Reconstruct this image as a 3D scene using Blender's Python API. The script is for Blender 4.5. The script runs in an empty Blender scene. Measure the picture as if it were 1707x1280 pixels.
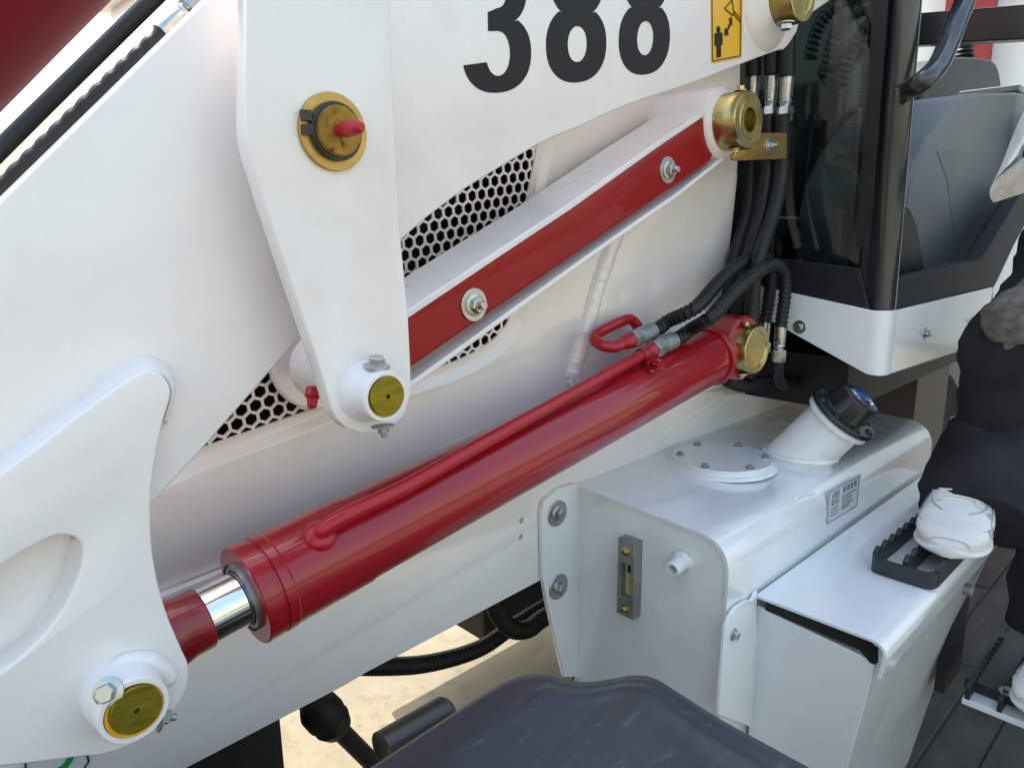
import bpy, bmesh, math, random
from mathutils import Vector, Matrix, noise
random.seed(7)
R = math.radians
scene = bpy.context.scene
COL = scene.collection

# ------------------------------------------------------------------ camera
ZC = 1.35                       # camera height above the ground
CX, CY, FPX = 853.5, 640.0, 1200.0
yaw, pitch, roll = R(43.55), R(12.39), R(0.758)
_f = Vector((math.sin(yaw)*math.cos(pitch), math.cos(yaw)*math.cos(pitch), -math.sin(pitch)))
_r = Vector((math.cos(yaw), -math.sin(yaw), 0))
_d = _f.cross(_r)
RT = math.cos(roll)*_r + math.sin(roll)*_d
DN = -math.sin(roll)*_r + math.cos(roll)*_d
FW = _f
cam_d = bpy.data.cameras.new('camera'); cam = bpy.data.objects.new('camera', cam_d); COL.objects.link(cam)
cam_d.sensor_width = 36; cam_d.lens = 36*FPX/1707; cam_d.clip_start = .01; cam_d.clip_end = 500
cam.matrix_world = Matrix(((RT.x, -DN.x, -FW.x, 0), (RT.y, -DN.y, -FW.y, 0), (RT.z, -DN.z, -FW.z, ZC), (0, 0, 0, 1)))
scene.camera = cam

# ------------------------------------------------------------------ world, sun, exposure
SUN_EL, SUN_AZ = 58.0, 12.0     # azimuth from +Y towards +X
w = bpy.data.worlds.new('World'); scene.world = w; w.use_nodes = True
nt = w.node_tree; bg = nt.nodes['Background']
sky = nt.nodes.new('ShaderNodeTexSky'); sky.sky_type = 'NISHITA'; sky.sun_disc = False
sky.sun_elevation = R(SUN_EL); sky.sun_rotation = R(SUN_AZ); sky.air_density = 2.1; sky.dust_density = 3.5; sky.ozone_density = 1.4
nt.links.new(sky.outputs[0], bg.inputs[0]); bg.inputs[1].default_value = 0.15
sl = bpy.data.lights.new('sun', 'SUN'); sl.energy = 2.4; sl.angle = R(.5); sl.color = (1, .93, .82)
so = bpy.data.objects.new('sun', sl); COL.objects.link(so)
sd = Vector((math.sin(R(SUN_AZ))*math.cos(R(SUN_EL)), math.cos(R(SUN_AZ))*math.cos(R(SUN_EL)), math.sin(R(SUN_EL))))
so.rotation_euler = sd.to_track_quat('Z', 'Y').to_euler(); so.location = (0, 5, 10)
vs = scene.view_settings; vs.view_transform = 'Standard'; vs.look = 'None'; vs.gamma = 1; vs.exposure = 1.42
scene.cycles.max_bounces = 10; scene.cycles.diffuse_bounces = 6; scene.cycles.glossy_bounces = 5

# ------------------------------------------------------------------ helpers
def ray(px, py):
    return RT*((px-CX)/FPX) + DN*((py-CY)/FPX) + FW
AX = {'x': 0, 'y': 1, 'z': 2}
def at(px, py, ax, v):
    """point where the sight line of a photo pixel meets the plane x/y/z = v (v in metres from the camera)"""
    d = ray(px, py); p = d*(v/d[AX[ax]]); p.z += ZC
    return p
def size(n, px, py, ax, v):     # n photo pixels at that depth, in metres
    d = ray(px, py); return n*(v/d[AX[ax]])/FPX

def catmull(P, n=8, closed=False):
    P = [Vector(p) for p in P]; out = []; N = len(P)
    for i in range(N if closed else N-1):
        if closed: a, b, c, d = P[i-1], P[i], P[(i+1) % N], P[(i+2) % N]
        else: a, b, c, d = P[max(i-1, 0)], P[i], P[i+1], P[min(i+2, N-1)]
        for k in range(n):
            t = k/n
            out.append(.5*((2*b)+(c-a)*t+(2*a-5*b+4*c-d)*t*t+(3*b-a-3*c+d)*t**3))
    if not closed: out.append(P[-1])
    return out
def rounded(P, r, n=6):
    """polyline polygon (2D/3D vectors) with corners rounded; r one number or a list"""
    P = [Vector(p) for p in P]; out = []; N = len(P)
    for i in range(N):
        ri = r[i] if isinstance(r, (list, tuple)) else r
        a, b, c = P[i-1], P[i], P[(i+1) % N]
        if ri <= 0: out.append(b); continue
        u, v = (a-b), (c-b); k = min(ri, u.length*.49, v.length*.49)
        p0, p1 = b+u.normalized()*k, b+v.normalized()*k
        for j in range(n+1):
            t = j/n; out.append(p0*(1-t)**2 + b*2*t*(1-t) + p1*t*t)
    return out

def finish(bm, angle=32):
    bm.normal_update()
    for f in bm.faces: f.smooth = True
    lim = R(angle)
    for e in bm.edges:
        if len(e.link_faces) == 2 and e.calc_face_angle(0) > lim: e.smooth = False

class MB:
    def __init__(s): s.bm = bmesh.new()
    def prism(s, pts, ext):
        ext = Vector(ext); a = [s.bm.verts.new(p) for p in pts]; b = [s.bm.verts.new(Vector(p)+ext) for p in pts]
        n = len(a); s.bm.faces.new(a); s.bm.faces.new(b[::-1])
        for i in range(n): s.bm.faces.new((a[i-1], b[i-1], b[i], a[i]))
        return s
    def box(s, c, hx, hy, hz):
        c, hx, hy, hz = map(Vector, (c, hx, hy, hz))
        q = [c-hx-hy-hz, c+hx-hy-hz, c+hx+hy-hz, c-hx+hy-hz]
        return s.prism(q, hz*2)
    def rings(s, rings, cap=(True, True), closed=True):
        V = [[s.bm.verts.new(p) for p in r] for r in rings]
        for A, B in zip(V, V[1:]):
            n = len(A)
            for i in range(n if closed else n-1):
                j = (i+1) % n; s.bm.faces.new((A[i], A[j], B[j], B[i]))
        if closed and cap[0]: s.bm.faces.new(V[0][::-1])
        if closed and cap[1]: s.bm.faces.new(V[-1])
        return s
    def tube(s, path, r, seg=14, helix=None, cap=True):
        path = [Vector(p) for p in path]; N = len(path); rings = []
        t0 = (path[1]-path[0]).normalized()
        u = t0.orthogonal().normalized(); acc = 0
        for i, p in enumerate(path):
            t = (path[min(i+1, N-1)]-path[max(i-1, 0)]).normalized()
            u = (u - t*u.dot(t)).normalized(); v = t.cross(u)
            if i: acc += (p-path[i-1]).length
            ri = r(i/(N-1)) if callable(r) else r
            ring = []
            for k in range(seg):
                a = 2*math.pi*k/seg; rr = ri
                if helix:
                    ph = (acc/helix[0] + a/(2*math.pi)) % 1.0
                    rr = ri*(1 + helix[1]*(math.sin(min(ph/.72, 1)*math.pi)**.5 - .6))
                ring.append(p + (u*math.cos(a)+v*math.sin(a))*rr)
            rings.append(ring)
        return s.rings(rings, (cap, cap))
    def lathe(s, o, axis, prof, seg=40, cap=(True, True)):
        """prof: list of (distance along axis, radius)"""
        o = Vector(o); axis = Vector(axis).normalized(); u = axis.orthogonal().normalized(); v = axis.cross(u)
        return s.rings([[o+axis*d+(u*math.cos(2*math.pi*k/seg)+v*math.sin(2*math.pi*k/seg))*max(r, 1e-5) for k in range(seg)] for d, r in prof], cap)
    def build(s, name, mat, parent=None, angle=32, bevel=0, seg=2, kind=None):
        bmesh.ops.remove_doubles(s.bm, verts=s.bm.verts, dist=1e-6)
        bmesh.ops.recalc_face_normals(s.bm, faces=s.bm.faces)
        finish(s.bm, angle)
        me = bpy.data.meshes.new(name); s.bm.to_mesh(me); s.bm.free()
        return link(name, me, mat, parent, bevel, seg, kind)
ROOT = Vector((0, 0, 0))
def link(name, me, mat, parent=None, bevel=0, seg=2, kind=None, loc=None, rot=None):
    o = bpy.data.objects.new(name, me); COL.objects.link(o)
    if mat is not None and me is not None:
        me.materials.clear()
        for m in (mat if isinstance(mat, (list, tuple)) else [mat]): me.materials.append(m)
    if bevel:
        b = o.modifiers.new('bevel', 'BEVEL'); b.width = bevel; b.segments = seg; b.limit_method = 'ANGLE'; b.angle_limit = R(35); b.harden_normals = True
    o.location = loc if loc is not None else (0, 0, 0)
    if rot is not None: o.rotation_euler = rot
    if parent is not None:
        o.parent = parent
        if parent.type == 'EMPTY': o.location = Vector(o.location) - Vector(parent.location)
    if kind: o['kind'] = kind
    return o
def plate(name, outer, holes, ext, mat, parent=None, bevel=.0015, res=2, back_origin=None):
    """flat plate from a 3D polygon (all points in one plane) with holes, extruded by ext, edges eased"""
    outer = [Vector(p) for p in outer]; ext = Vector(ext); t = ext.length
    n = ext.normalized(); o = outer[0].copy()
    u = None
    for p in outer[1:]:
        q = (p-o) - n*(p-o).dot(n)
        if q.length > .02: u = q.normalized(); break
    v = n.cross(u)
    cu = bpy.data.curves.new(name, 'CURVE'); cu.dimensions = '2D'; cu.fill_mode = 'BOTH'
    for loop in [outer]+list(holes):
        sp = cu.splines.new('POLY'); sp.points.add(len(loop)-1); sp.use_cyclic_u = True
        for k, p in enumerate(loop):
            q = Vector(p)-o; sp.points[k].co = (q.dot(u), q.dot(v), 0, 1)
    cu.extrude = max(t/2-bevel, 1e-5); cu.bevel_depth = bevel; cu.bevel_resolution = res; cu.offset = -bevel if bevel else 0
    ob = bpy.data.objects.new('tmp', cu); COL.objects.link(ob)
    dg = bpy.context.evaluated_depsgraph_get(); dg.update()
    me = bpy.data.meshes.new_from_object(ob.evaluated_get(dg))
    bpy.data.objects.remove(ob); bpy.data.curves.remove(cu)
    M = Matrix((( u.x, v.x, n.x, 0), (u.y, v.y, n.y, 0), (u.z, v.z, n.z, 0), (0, 0, 0, 1)))
    M.translation = o + ext*.5
    me.transform(M)
    bm = bmesh.new(); bm.from_mesh(me); bmesh.ops.remove_doubles(bm, verts=bm.verts, dist=1e-5)
    bmesh.ops.recalc_face_normals(bm, faces=bm.faces)
    finish(bm, 40); bm.to_mesh(me); bm.free(); me.name = name
    return link(name, me, mat, parent)
def PY(pts, y): return [at(p[0], p[1], 'y', y) for p in pts]
def arc(c, r, a0, a1, n=16):
    return [(c[0]+r*math.cos(R(a0+(a1-a0)*k/n)), c[1]+r*math.sin(R(a0+(a1-a0)*k/n))) for k in range(n+1)]
def circ(c, r, ax1, ax2, n=40):
    return [Vector(c)+Vector(ax1)*r*math.cos(2*math.pi*k/n)+Vector(ax2)*r*math.sin(2*math.pi*k/n) for k in range(n)]
def axial(px, py, yf, y2):
    """world point on the Y-parallel line through (px,py) on y=yf, but at y=y2"""
    p = at(px, py, 'y', yf); p.y = y2; return p

# ------------------------------------------------------------------ materials
def mat(name, col, rough=.4, metal=0, coat=0, coat_r=.08, var=.0, vscale=8, bump=0, bscale=60, rvar=0, spec=.5, dirt=None, col2=None, stretch=None, specks=None):
    m = bpy.data.materials.new(name); m.use_nodes = True; t = m.node_tree; b = t.nodes['Principled BSDF']
    b.inputs['Base Color'].default_value = (*col, 1); b.inputs['Roughness'].default_value = rough; b.inputs['Metallic'].default_value = metal
    b.inputs['Coat Weight'].default_value = coat; b.inputs['Coat Roughness'].default_value = coat_r; b.inputs['Specular IOR Level'].default_value = spec
    tc = t.nodes.new('ShaderNodeTexCoord'); src = tc.outputs['Object']
    if stretch:
        mp = t.nodes.new('ShaderNodeMapping'); mp.inputs['Scale'].default_value = stretch; t.links.new(src, mp.inputs[0]); src = mp.outputs[0]
    if var or col2:
        n = t.nodes.new('ShaderNodeTexNoise'); n.inputs['Scale'].default_value = vscale; n.inputs['Detail'].default_value = 6; n.inputs['Roughness'].default_value = .6
        t.links.new(src, n.inputs['Vector'])
        cr = t.nodes.new('ShaderNodeValToRGB'); cr.color_ramp.elements[0].position = .35; cr.color_ramp.elements[1].position = .68
        c2 = col2 if col2 else tuple(min(1, c*(1+var)) for c in col); c1 = col if col2 else tuple(c*(1-var) for c in col)
        cr.color_ramp.elements[0].color = (*c1, 1); cr.color_ramp.elements[1].color = (*c2, 1)
        t.links.new(n.outputs['Fac'], cr.inputs[0]); last = cr.outputs[0]
        if dirt:
            n2 = t.nodes.new('ShaderNodeTexNoise'); n2.inputs['Scale'].default_value = dirt[1]; n2.inputs['Detail'].default_value = 8; n2.inputs['Roughness'].default_value = .7
            t.links.new(src, n2.inputs['Vector'])
            r2 = t.nodes.new('ShaderNodeValToRGB'); r2.color_ramp.elements[0].position = dirt[2]; r2.color_ramp.elements[1].position = dirt[3]
            r2.color_ramp.elements[1].color = (1, 1, 1, 1); r2.color_ramp.elements[0].color = (0, 0, 0, 1)
            t.links.new(n2.outputs['Fac'], r2.inputs[0])
            mx = t.nodes.new('ShaderNodeMix'); mx.data_type = 'RGBA'; mx.inputs['B'].default_value = (*dirt[0], 1)
            t.links.new(r2.outputs[0], mx.inputs['Factor']); t.links.new(last, mx.inputs['A']); last = mx.outputs['Result']
        t.links.new(last, b.inputs['Base Color'])
    if specks:
        vo = t.nodes.new('ShaderNodeTexVoronoi'); vo.inputs['Scale'].default_value = specks[1]; t.links.new(tc.outputs['Object'], vo.inputs['Vector'])
        lt = t.nodes.new('ShaderNodeMath'); lt.operation = 'LESS_THAN'; lt.inputs[1].default_value = specks[2]; t.links.new(vo.outputs['Distance'], lt.inputs[0])
        sx = t.nodes.new('ShaderNodeSeparateColor'); t.links.new(vo.outputs['Color'], sx.inputs[0])
        gt = t.nodes.new('ShaderNodeMath'); gt.operation = 'GREATER_THAN'; gt.inputs[1].default_value = specks[3]; t.links.new(sx.outputs[0], gt.inputs[0])
        ml = t.nodes.new('ShaderNodeMath'); ml.operation = 'MULTIPLY'; t.links.new(lt.outputs[0], ml.inputs[0]); t.links.new(gt.outputs[0], ml.inputs[1])
        mx = t.nodes.new('ShaderNodeMix'); mx.data_type = 'RGBA'; mx.inputs['B'].default_value = (*specks[0], 1)
        t.links.new(ml.outputs[0], mx.inputs['Factor']); t.links.new(last, mx.inputs['A']); t.links.new(mx.outputs['Result'], b.inputs['Base Color'])
    if rvar:
        n = t.nodes.new('ShaderNodeTexNoise'); n.inputs['Scale'].default_value = vscale*1.7; n.inputs['Detail'].default_value = 5
        t.links.new(src, n.inputs['Vector'])
        mr = t.nodes.new('ShaderNodeMapRange'); mr.inputs['To Min'].default_value = max(0, rough-rvar); mr.inputs['To Max'].default_value = rough+rvar
        mr.inputs['From Min'].default_value = .3; mr.inputs['From Max'].default_value = .7
        t.links.new(n.outputs['Fac'], mr.inputs[0]); t.links.new(mr.outputs[0], b.inputs['Roughness'])
    if bump:
        n = t.nodes.new('ShaderNodeTexNoise'); n.inputs['Scale'].default_value = bscale; n.inputs['Detail'].default_value = 4
        t.links.new(src, n.inputs['Vector'])
        bp = t.nodes.new('ShaderNodeBump'); bp.inputs['Strength'].default_value = bump; bp.inputs['Distance'].default_value = .002
        t.links.new(n.outputs['Fac'], bp.inputs['Height']); t.links.new(bp.outputs[0], b.inputs['Normal'])
    return m
M_WHITE = mat('white_paint', (.84, .785, .775), .32, coat=.6, coat_r=.12, var=.02, vscale=5, bump=.05, bscale=220, rvar=.09, dirt=((.765, .705, .68), 13, .50, .80), specks=((.16, .13, .11), 24, .035, .90))
M_PANEL = mat('panel_paint', (.87, .81, .785), .22, coat=.8, coat_r=.10, var=.015, vscale=4, bump=.05, bscale=180, rvar=.06, dirt=((.80, .735, .69), 10, .50, .85), specks=((.2, .16, .13), 20, .03, .93))
M_TANK = mat('tank_paint', (.82, .825, .835), .25, coat=1.0, coat_r=.08, var=.02, vscale=6, bump=.05, bscale=260, rvar=.06, dirt=((.765, .76, .755), 13, .50, .85), specks=((.18, .15, .13), 26, .032, .92))
M_WELD = mat('weld_paint', (.83, .79, .785), .33, coat=.5, var=.02, bump=.6, bscale=45)
M_RED = mat('red_paint', (.33, .005, .012), .34, coat=.7, coat_r=.05, spec=.3, var=.06, vscale=7, bump=.06, bscale=150, rvar=.06)
M_REDBAR = mat('red_bar_paint', (.30, .005, .008), .38, coat=.22, coat_r=.04, spec=.2, var=.05, vscale=6, bump=.03, bscale=120)
M_REDROUGH = mat('rough_red_paint', (.25, .005, .010), .34, coat=.5, var=.15, vscale=30, bump=1.0, bscale=55)
M_REDPIPE = mat('red_pipe_paint', (.42, .009, .020), .36, coat=.35, coat_r=.1, spec=.3, var=.06, bump=.05)
M_GOLD = mat('zinc_plate', (.62, .46, .16), .28, 1, var=.25, vscale=14, rvar=.10, col2=(.50, .44, .20), dirt=((.45, .30, .30), 22, .55, .75))
M_PIN = mat('pin_end', (.27, .215, .022), .42, .9, var=.25, vscale=40, bump=.25, bscale=300, rvar=.12, stretch=(1, 1, 6))
M_PINDIRTY = mat('greasy_pin', (.42, .24, .03), .5, .6, col2=(.22, .12, .02), vscale=60, bump=.6, bscale=160, dirt=((.05, .03, .01), 90, .56, .68))
M_WASHER = mat('washer_zinc', (.52, .32, .10), .4, .8, var=.15, vscale=18, rvar=.1, stretch=(1, 1, 4))
M_YELLOW = mat('yellow_marking', (.80, .42, .015), .5, var=.1)
M_STEEL = mat('bolt_steel', (.52, .52, .50), .33, 1, var=.15, vscale=120, rvar=.12)
M_DULL = mat('dull_steel', (.34, .35, .34), .48, .8, var=.2, vscale=50, bump=.15, bscale=250)
M_CHROME = mat('chrome', (.86, .86, .87), .06, 1)
M_RUBBER = mat('rubber', (.012, .012, .013), .45, var=.3, vscale=30, bump=.15, bscale=200, spec=.4)
M_BLACK = mat('black_plastic', (.018, .019, .021), .35, var=.2, vscale=15)
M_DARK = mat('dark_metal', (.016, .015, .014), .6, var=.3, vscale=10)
M_POST = mat('graphite_paint', (.030, .032, .036), .25, coat=.5, coat_r=.1, var=.1)
M_FRAME = mat('frame_plastic', (.022, .024, .027), .6, var=.1, spec=.25)
M_FENDER = mat('grey_film', (.034, .046, .056), .40, coat=.4, coat_r=.25, var=.15, vscale=5, bump=.12, bscale=30, rvar=.10, dirt=((.13, .14, .15), 26, .57, .80), stretch=(1.2, 4.5, 1))
M_CONSOLE = mat('grey_plastic', (.20, .205, .215), .5, var=.05, bump=.1, bscale=400)
M_SEAT = mat('seat_plastic', (.020, .021, .022), .55, bump=.03, bscale=400, var=.1)
M_INK = mat('black_print', (.010, .010, .011), .42, spec=.25)
M_GREYINK = mat('grey_print', (.22, .22, .24), .5)
M_DECAL = mat('yellow_decal', (.80, .42, .012), .42, coat=.3)
M_PAPER = mat('label_film', (.72, .72, .74), .35, coat=.3)
M_GREEN = mat('green_print', (.02, .30, .06), .4)
M_BLUE = mat('blue_badge', (.01, .09, .30), .22, coat=1, var=.3, vscale=30)
M_TREAD = mat('tread_plastic', (.022, .027, .031), .5, var=.2, bump=.1, bscale=300)
M_CLOTH = mat('black_cloth', (.021, .021, .024), .8, var=.25, vscale=14, bump=.5, bscale=600, spec=.25)
M_GREYCLOTH = mat('fleece_and_sunlit_cloth', (.17, .15, .14), .95, var=.35, vscale=60, bump=.8, bscale=260, spec=.1)  # jacket cloth; on the knee lobe this grey paints sunlit black fabric
M_KNIT = mat('white_knit', (.70, .69, .67), .9, var=.06, vscale=20, bump=.9, bscale=420, spec=.15, stretch=(1, 1, .25))
M_LINING = mat('beige_lining', (.50, .45, .40), .95, var=.1, vscale=60, bump=.8, bscale=500, spec=.1)
M_SHOE = mat('white_leather', (.72, .69, .66), .55, var=.05, vscale=20, bump=.2, bscale=160)
M_SHOEMESH = mat('shoe_mesh', (.80, .78, .76), .8, var=.06, bump=.7, bscale=600)
M_SHOEGREY = mat('shoe_trim', (.42, .41, .40), .5)
M_SKIN = mat('skin', (.55, .33, .24), .5, var=.06)
M_HAIR = mat('hair', (.01, .009, .008), .5)
M_GLASSLESS = None
def glass_mat():
    m = bpy.data.materials.new('tinted_glass'); m.use_nodes = True; t = m.node_tree; t.nodes.remove(t.nodes['Principled BSDF'])
    out = t.nodes['Material Output']; tr = t.nodes.new('ShaderNodeBsdfTransparent'); tr.inputs[0].default_value = (.42, .48, .46, 1)
    gl = t.nodes.new('ShaderNodeBsdfGlossy'); gl.inputs['Roughness'].default_value = .01; gl.inputs[0].default_value = (1, 1, 1, 1)
    fr = t.nodes.new('ShaderNodeFresnel'); fr.inputs[0].default_value = 1.5
    mx = t.nodes.new('ShaderNodeMixShader'); t.links.new(fr.outputs[0], mx.inputs[0]); t.links.new(tr.outputs[0], mx.inputs[1]); t.links.new(gl.outputs[0], mx.inputs[2])
    t.links.new(mx.outputs[0], out.inputs[0]); return m
M_GLASS = glass_mat()
def ground_mat():
    m = mat('concrete', (.285, .255, .19), .85, var=.14, vscale=3, bump=1.0, bscale=90, dirt=((.20, .175, .13), 16, .52, .75), spec=.2)
    return m
M_GROUND = ground_mat()

# ------------------------------------------------------------------ tagging and shared small pieces
def thing(name, loc, label, cat, group=None):
    o = bpy.data.objects.new(name, None); COL.objects.link(o); o.location = loc; o.empty_display_size = .1
    o['label'] = label; o['category'] = cat
    if group: o['group'] = group
    return o
Y_OUT = Vector((0, -1, 0))
def bolt_mesh(name, r_hex, h_hex, r_fl, h_fl, stud=0, r_w=0, t_w=0):
    """axis +Z, seat at z = 0"""
    b = MB(); z = 0
    if r_w: b.lathe((0, 0, 0), (0, 0, 1), [(0, r_w), (t_w*.8, r_w), (t_w, r_w*.97), (t_w, r_fl*.6)], 28); z = t_w
    if r_fl: b.lathe((0, 0, z), (0, 0, 1), [(0, r_fl), (h_fl*.5, r_fl), (h_fl, r_hex*1.02)], 24); z += h_fl*.8
    a = [2*math.pi*k/6 for k in range(6)]
    hx = lambda zz, rr: [Vector((math.cos(t)*rr, math.sin(t)*rr, zz)) for t in a]
    b.rings([hx(z, r_hex), hx(z+h_hex*.86, r_hex), hx(z+h_hex, r_hex*.86)])
    if stud: b.lathe((0, 0, z+h_hex*.9), (0, 0, 1), [(0, r_hex*.5), (stud*.8, r_hex*.5), (stud, r_hex*.42)], 16)
    bmesh.ops.recalc_face_normals(b.bm, faces=b.bm.faces); finish(b.bm, 25)
    me = bpy.data.meshes.new(name); b.bm.to_mesh(me); b.bm.free(); me.materials.append(M_STEEL); return me
ME_BOLT = bolt_mesh('flange_bolt', 1, .95, 1.55, .35)
ME_WBOLT = bolt_mesh('washer_bolt', 1, .85, 1.3, .25, 0, 2.15, .28)
ME_STUD = bolt_mesh('stud_nut', 1, .8, 1.35, .25, .9, 2.0, .25)
def bolt(parent, me, pos, axis, s, name='bolt', spin=.3, m=None):
    q = Vector(axis).to_track_quat('Z', 'Y') @ Matrix.Rotation(spin, 3, 'Z').to_quaternion()
    d = me
    if m is not None:
        key = me.name+m.name
        d = bpy.data.meshes.get(key)
        if d is None: d = me.copy(); d.name = key; d.materials.clear(); d.materials.append(m)
    o = link(name, d, None, parent, loc=pos); o.rotation_euler = q.to_euler(); o.scale = (s, s, s); return o
def bead(name, pts, r, parent, m=M_WELD, n=6, seed=0, closed=False):
    path = catmull(pts, n, closed); path = path + ([path[0]] if closed else [])
    tl = sum((a-c).length for a, c in zip(path, path[1:])); ns_ = max(len(path), int(tl/.0012)); P2 = []
    for k in range(ns_):
        u = k/(ns_-1)*(len(path)-1); i = min(int(u), len(path)-2); P2.append(path[i].lerp(path[i+1], u-i))
    path = P2
    b = MB(); b.tube(path, lambda t: r*(1 if closed else min(1, .35+9*t, .35+9*(1-t)))*(1+.10*noise.noise((t*tl*60, seed, 0))+.04*noise.noise((t*tl*150, seed, 3))), 12)
    return b.build(name, m, parent, 80)

UX_, UY_, UZ_ = Vector((1, 0, 0)), Vector((0, 1, 0)), Vector((0, 0, 1))
# ================================================================== GROUND AND BACKGROUND
b = MB(); b.rings([[Vector((-60, y, -.016)), Vector((60, y, -.016))] for y in (-60, -8, -3, 0, 3, 8, 90)], closed=False)
g = b.build('ground', M_GROUND); g['kind'] = 'structure'
M_PAVE = mat('dark_paving', (.072, .064, .056), .85, var=.25, vscale=7, bump=.8, bscale=70, dirt=((.13, .115, .10), 14, .58, .8), spec=.2)
M_JOINT = mat('paving_joint', (.032, .029, .026), .9, var=.2, bump=.5)
b = MB(); b.rings([[Vector((-9, y, -.010)), Vector((9, y, -.010))] for y in (-1.8, .80)], closed=False)  # unseen camera side of the paving widened to cut light bounced off the ground
pv = b.build('paved_strip', M_JOINT); pv['kind'] = 'structure'
SLX, SLY = 1.20, .115
sb_ = MB(); random.seed(11)
for i in range(-7, 7):
    for j in range(-15, 7):
        x0, y0 = i*SLX+(.6 if j % 2 else 0), j*SLY-.012; dz = random.uniform(-.003, .003)
        mb_ = MB() if (.5 < x0 < 3.4 and j >= 1) else sb_
        mb_.box(Vector((x0+SLX/2, y0+SLY/2, -.012+dz)), UX_*(SLX/2-.003), UY_*(SLY/2-.003), UZ_*.006)
        if mb_ is not sb_: mb_.build('paving_slab', M_PAVE, pv, 30, .003)
o = sb_.build('paving_slabs', M_PAVE, pv); o['kind'] = 'stuff'

# ================================================================== THE LOADER
BASE = Vector((.8, 1.2, 0))
L = thing('wheel_loader', BASE, 'white compact wheel loader with red hydraulic cylinder and red cover bar', 'wheel loader')
UX, UY, UZ = Vector((1, 0, 0)), Vector((0, 1, 0)), Vector((0, 0, 1))

Y_ARM, T_ARM = .530, .024
Y_GUS = Y_ARM-.024
Y_ROC, T_ROC = .480, .016
Y_LINK = .575
Y_CYL = .620
Y_RAIL = .725

# ---- lift arm ------------------------------------------------------
arm_px = [(-900, 1222), (0, 337), (348, -4), (430, -90), (700, -330), (1330, -330), (1470, -120), (1440, -40)]
arm_px += [(1385, 0), (1336, 36), (1328, 54), (1309, 81), (1286, 88), (1137, 145), (1075, 165), (1010, 191), (968, 211), (908, 236), (844, 273), (771, 318), (709, 365), (669, 400), (560, 505), (505, 556), (420, 655), (330, 757), (255, 838), (160, 960), (-900, 2010)]
pivot = at(1340, -12, 'y', .475)
_sm = lambda P, k: [(v.x, v.y) for v in catmull([Vector((x, y, 0)) for x, y in P], k)]
arm_px = arm_px[:8] + _sm(arm_px[8:20], 4) + arm_px[20:]
arm_out = PY(arm_px, Y_ARM)
arm = plate('lift_arm', arm_out, [], (0, T_ARM, 0), M_WHITE, L, .002)
# front gusset with the slotted hole
gus_px = [(-420, 1080), (0, 790), (125, 695), (225, 625), (250, 618), (272, 626), (284, 645), (284, 665), (272, 705), (260, 765), (253, 820), (252, 860), (254, 909), (262, 962), (279, 1024), (305, 1086), (313, 1103), (315, 1120), (313, 1142), (302, 1168), (272, 1207), (230, 1237), (177, 1257), (131, 1262), (0, 1278), (-420, 1320)]
gus_px = [tuple(v) for v in catmull([Vector((x, y, 0)) for x, y in gus_px], 4)]
slot_px = [(-330, 1170), (-160, 1075), (0, 945), (60, 908), (92, 893), (118, 893), (135, 905), (138, 926), (128, 968), (95, 1030), (45, 1085), (0, 1118), (-120, 1180), (-280, 1230)]
slot_px = [tuple(v) for v in catmull([Vector((x, y, 0)) for x, y in slot_px], 4, True)]
gus = plate('gusset_plate', PY([(p[0], p[1]) for p in gus_px], Y_GUS), [PY([(p[0], p[1]) for p in slot_px], Y_GUS)], (0, Y_ARM-Y_GUS, 0), M_WHITE, arm, .002)
def fillet(name, A, B, bulge, parent, m=M_WELD, seed=0, rows=6):
    """weld fillet between two polylines A (plate edge) and B (toe on the plate behind)"""
    A = catmull(A, 10); B = catmull(B, 10); n = max(len(A), len(B))
    def rs(P, k):
        t = k/(n-1)*(len(P)-1); i = min(int(t), len(P)-2); return P[i].lerp(P[i+1], t-i)
    out = []
    for k in range(n):
        a, c = rs(A, k), rs(B, k); w_ = noise.noise((k*.33, seed, 0)); row = []
        for q in range(rows):
            t = q/(rows-1); p = a.lerp(c+(c-a)*(.10*w_+.05*noise.noise((k*.9, seed, 4))), t)
            p.y -= bulge*math.sin(math.pi*t)*(1+.35*noise.noise((k*.6, q*.5, seed))) ; row.append(p)
        row.append(Vector((row[-1].x, row[-1].y+.004, row[-1].z))); row.append(Vector((row[0].x, row[0].y+.012, row[0].z))); out.append(row)
    b = MB(); b.rings(out); return b.build(name, m, parent, 60)
fillet('weld_bead', PY([(-300, 1002), (-120, 872), (0, 790), (70, 737), (125, 695), (180, 656), (225, 625), (250, 618), (272, 626), (284, 645), (284, 665), (274, 700)], Y_GUS+.003),
    PY([(-300, 960), (-120, 842), (0, 757), (75, 703), (142, 658), (187, 621), (232, 594), (255, 594), (279, 608), (291, 632), (290, 664), (279, 706)], Y_ARM-.0008), .0035, arm, seed=2)
fillet('weld_bead', PY([(-120, 1180), (0, 1118), (45, 1085), (95, 1030), (128, 968), (138, 926), (135, 905)], Y_GUS+.004), PY([(-130, 1146), (0, 1086), (42, 1050), (78, 1003), (102, 955), (112, 918), (116, 902)], Y_ARM-.0008), -.002, arm, seed=5)
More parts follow.
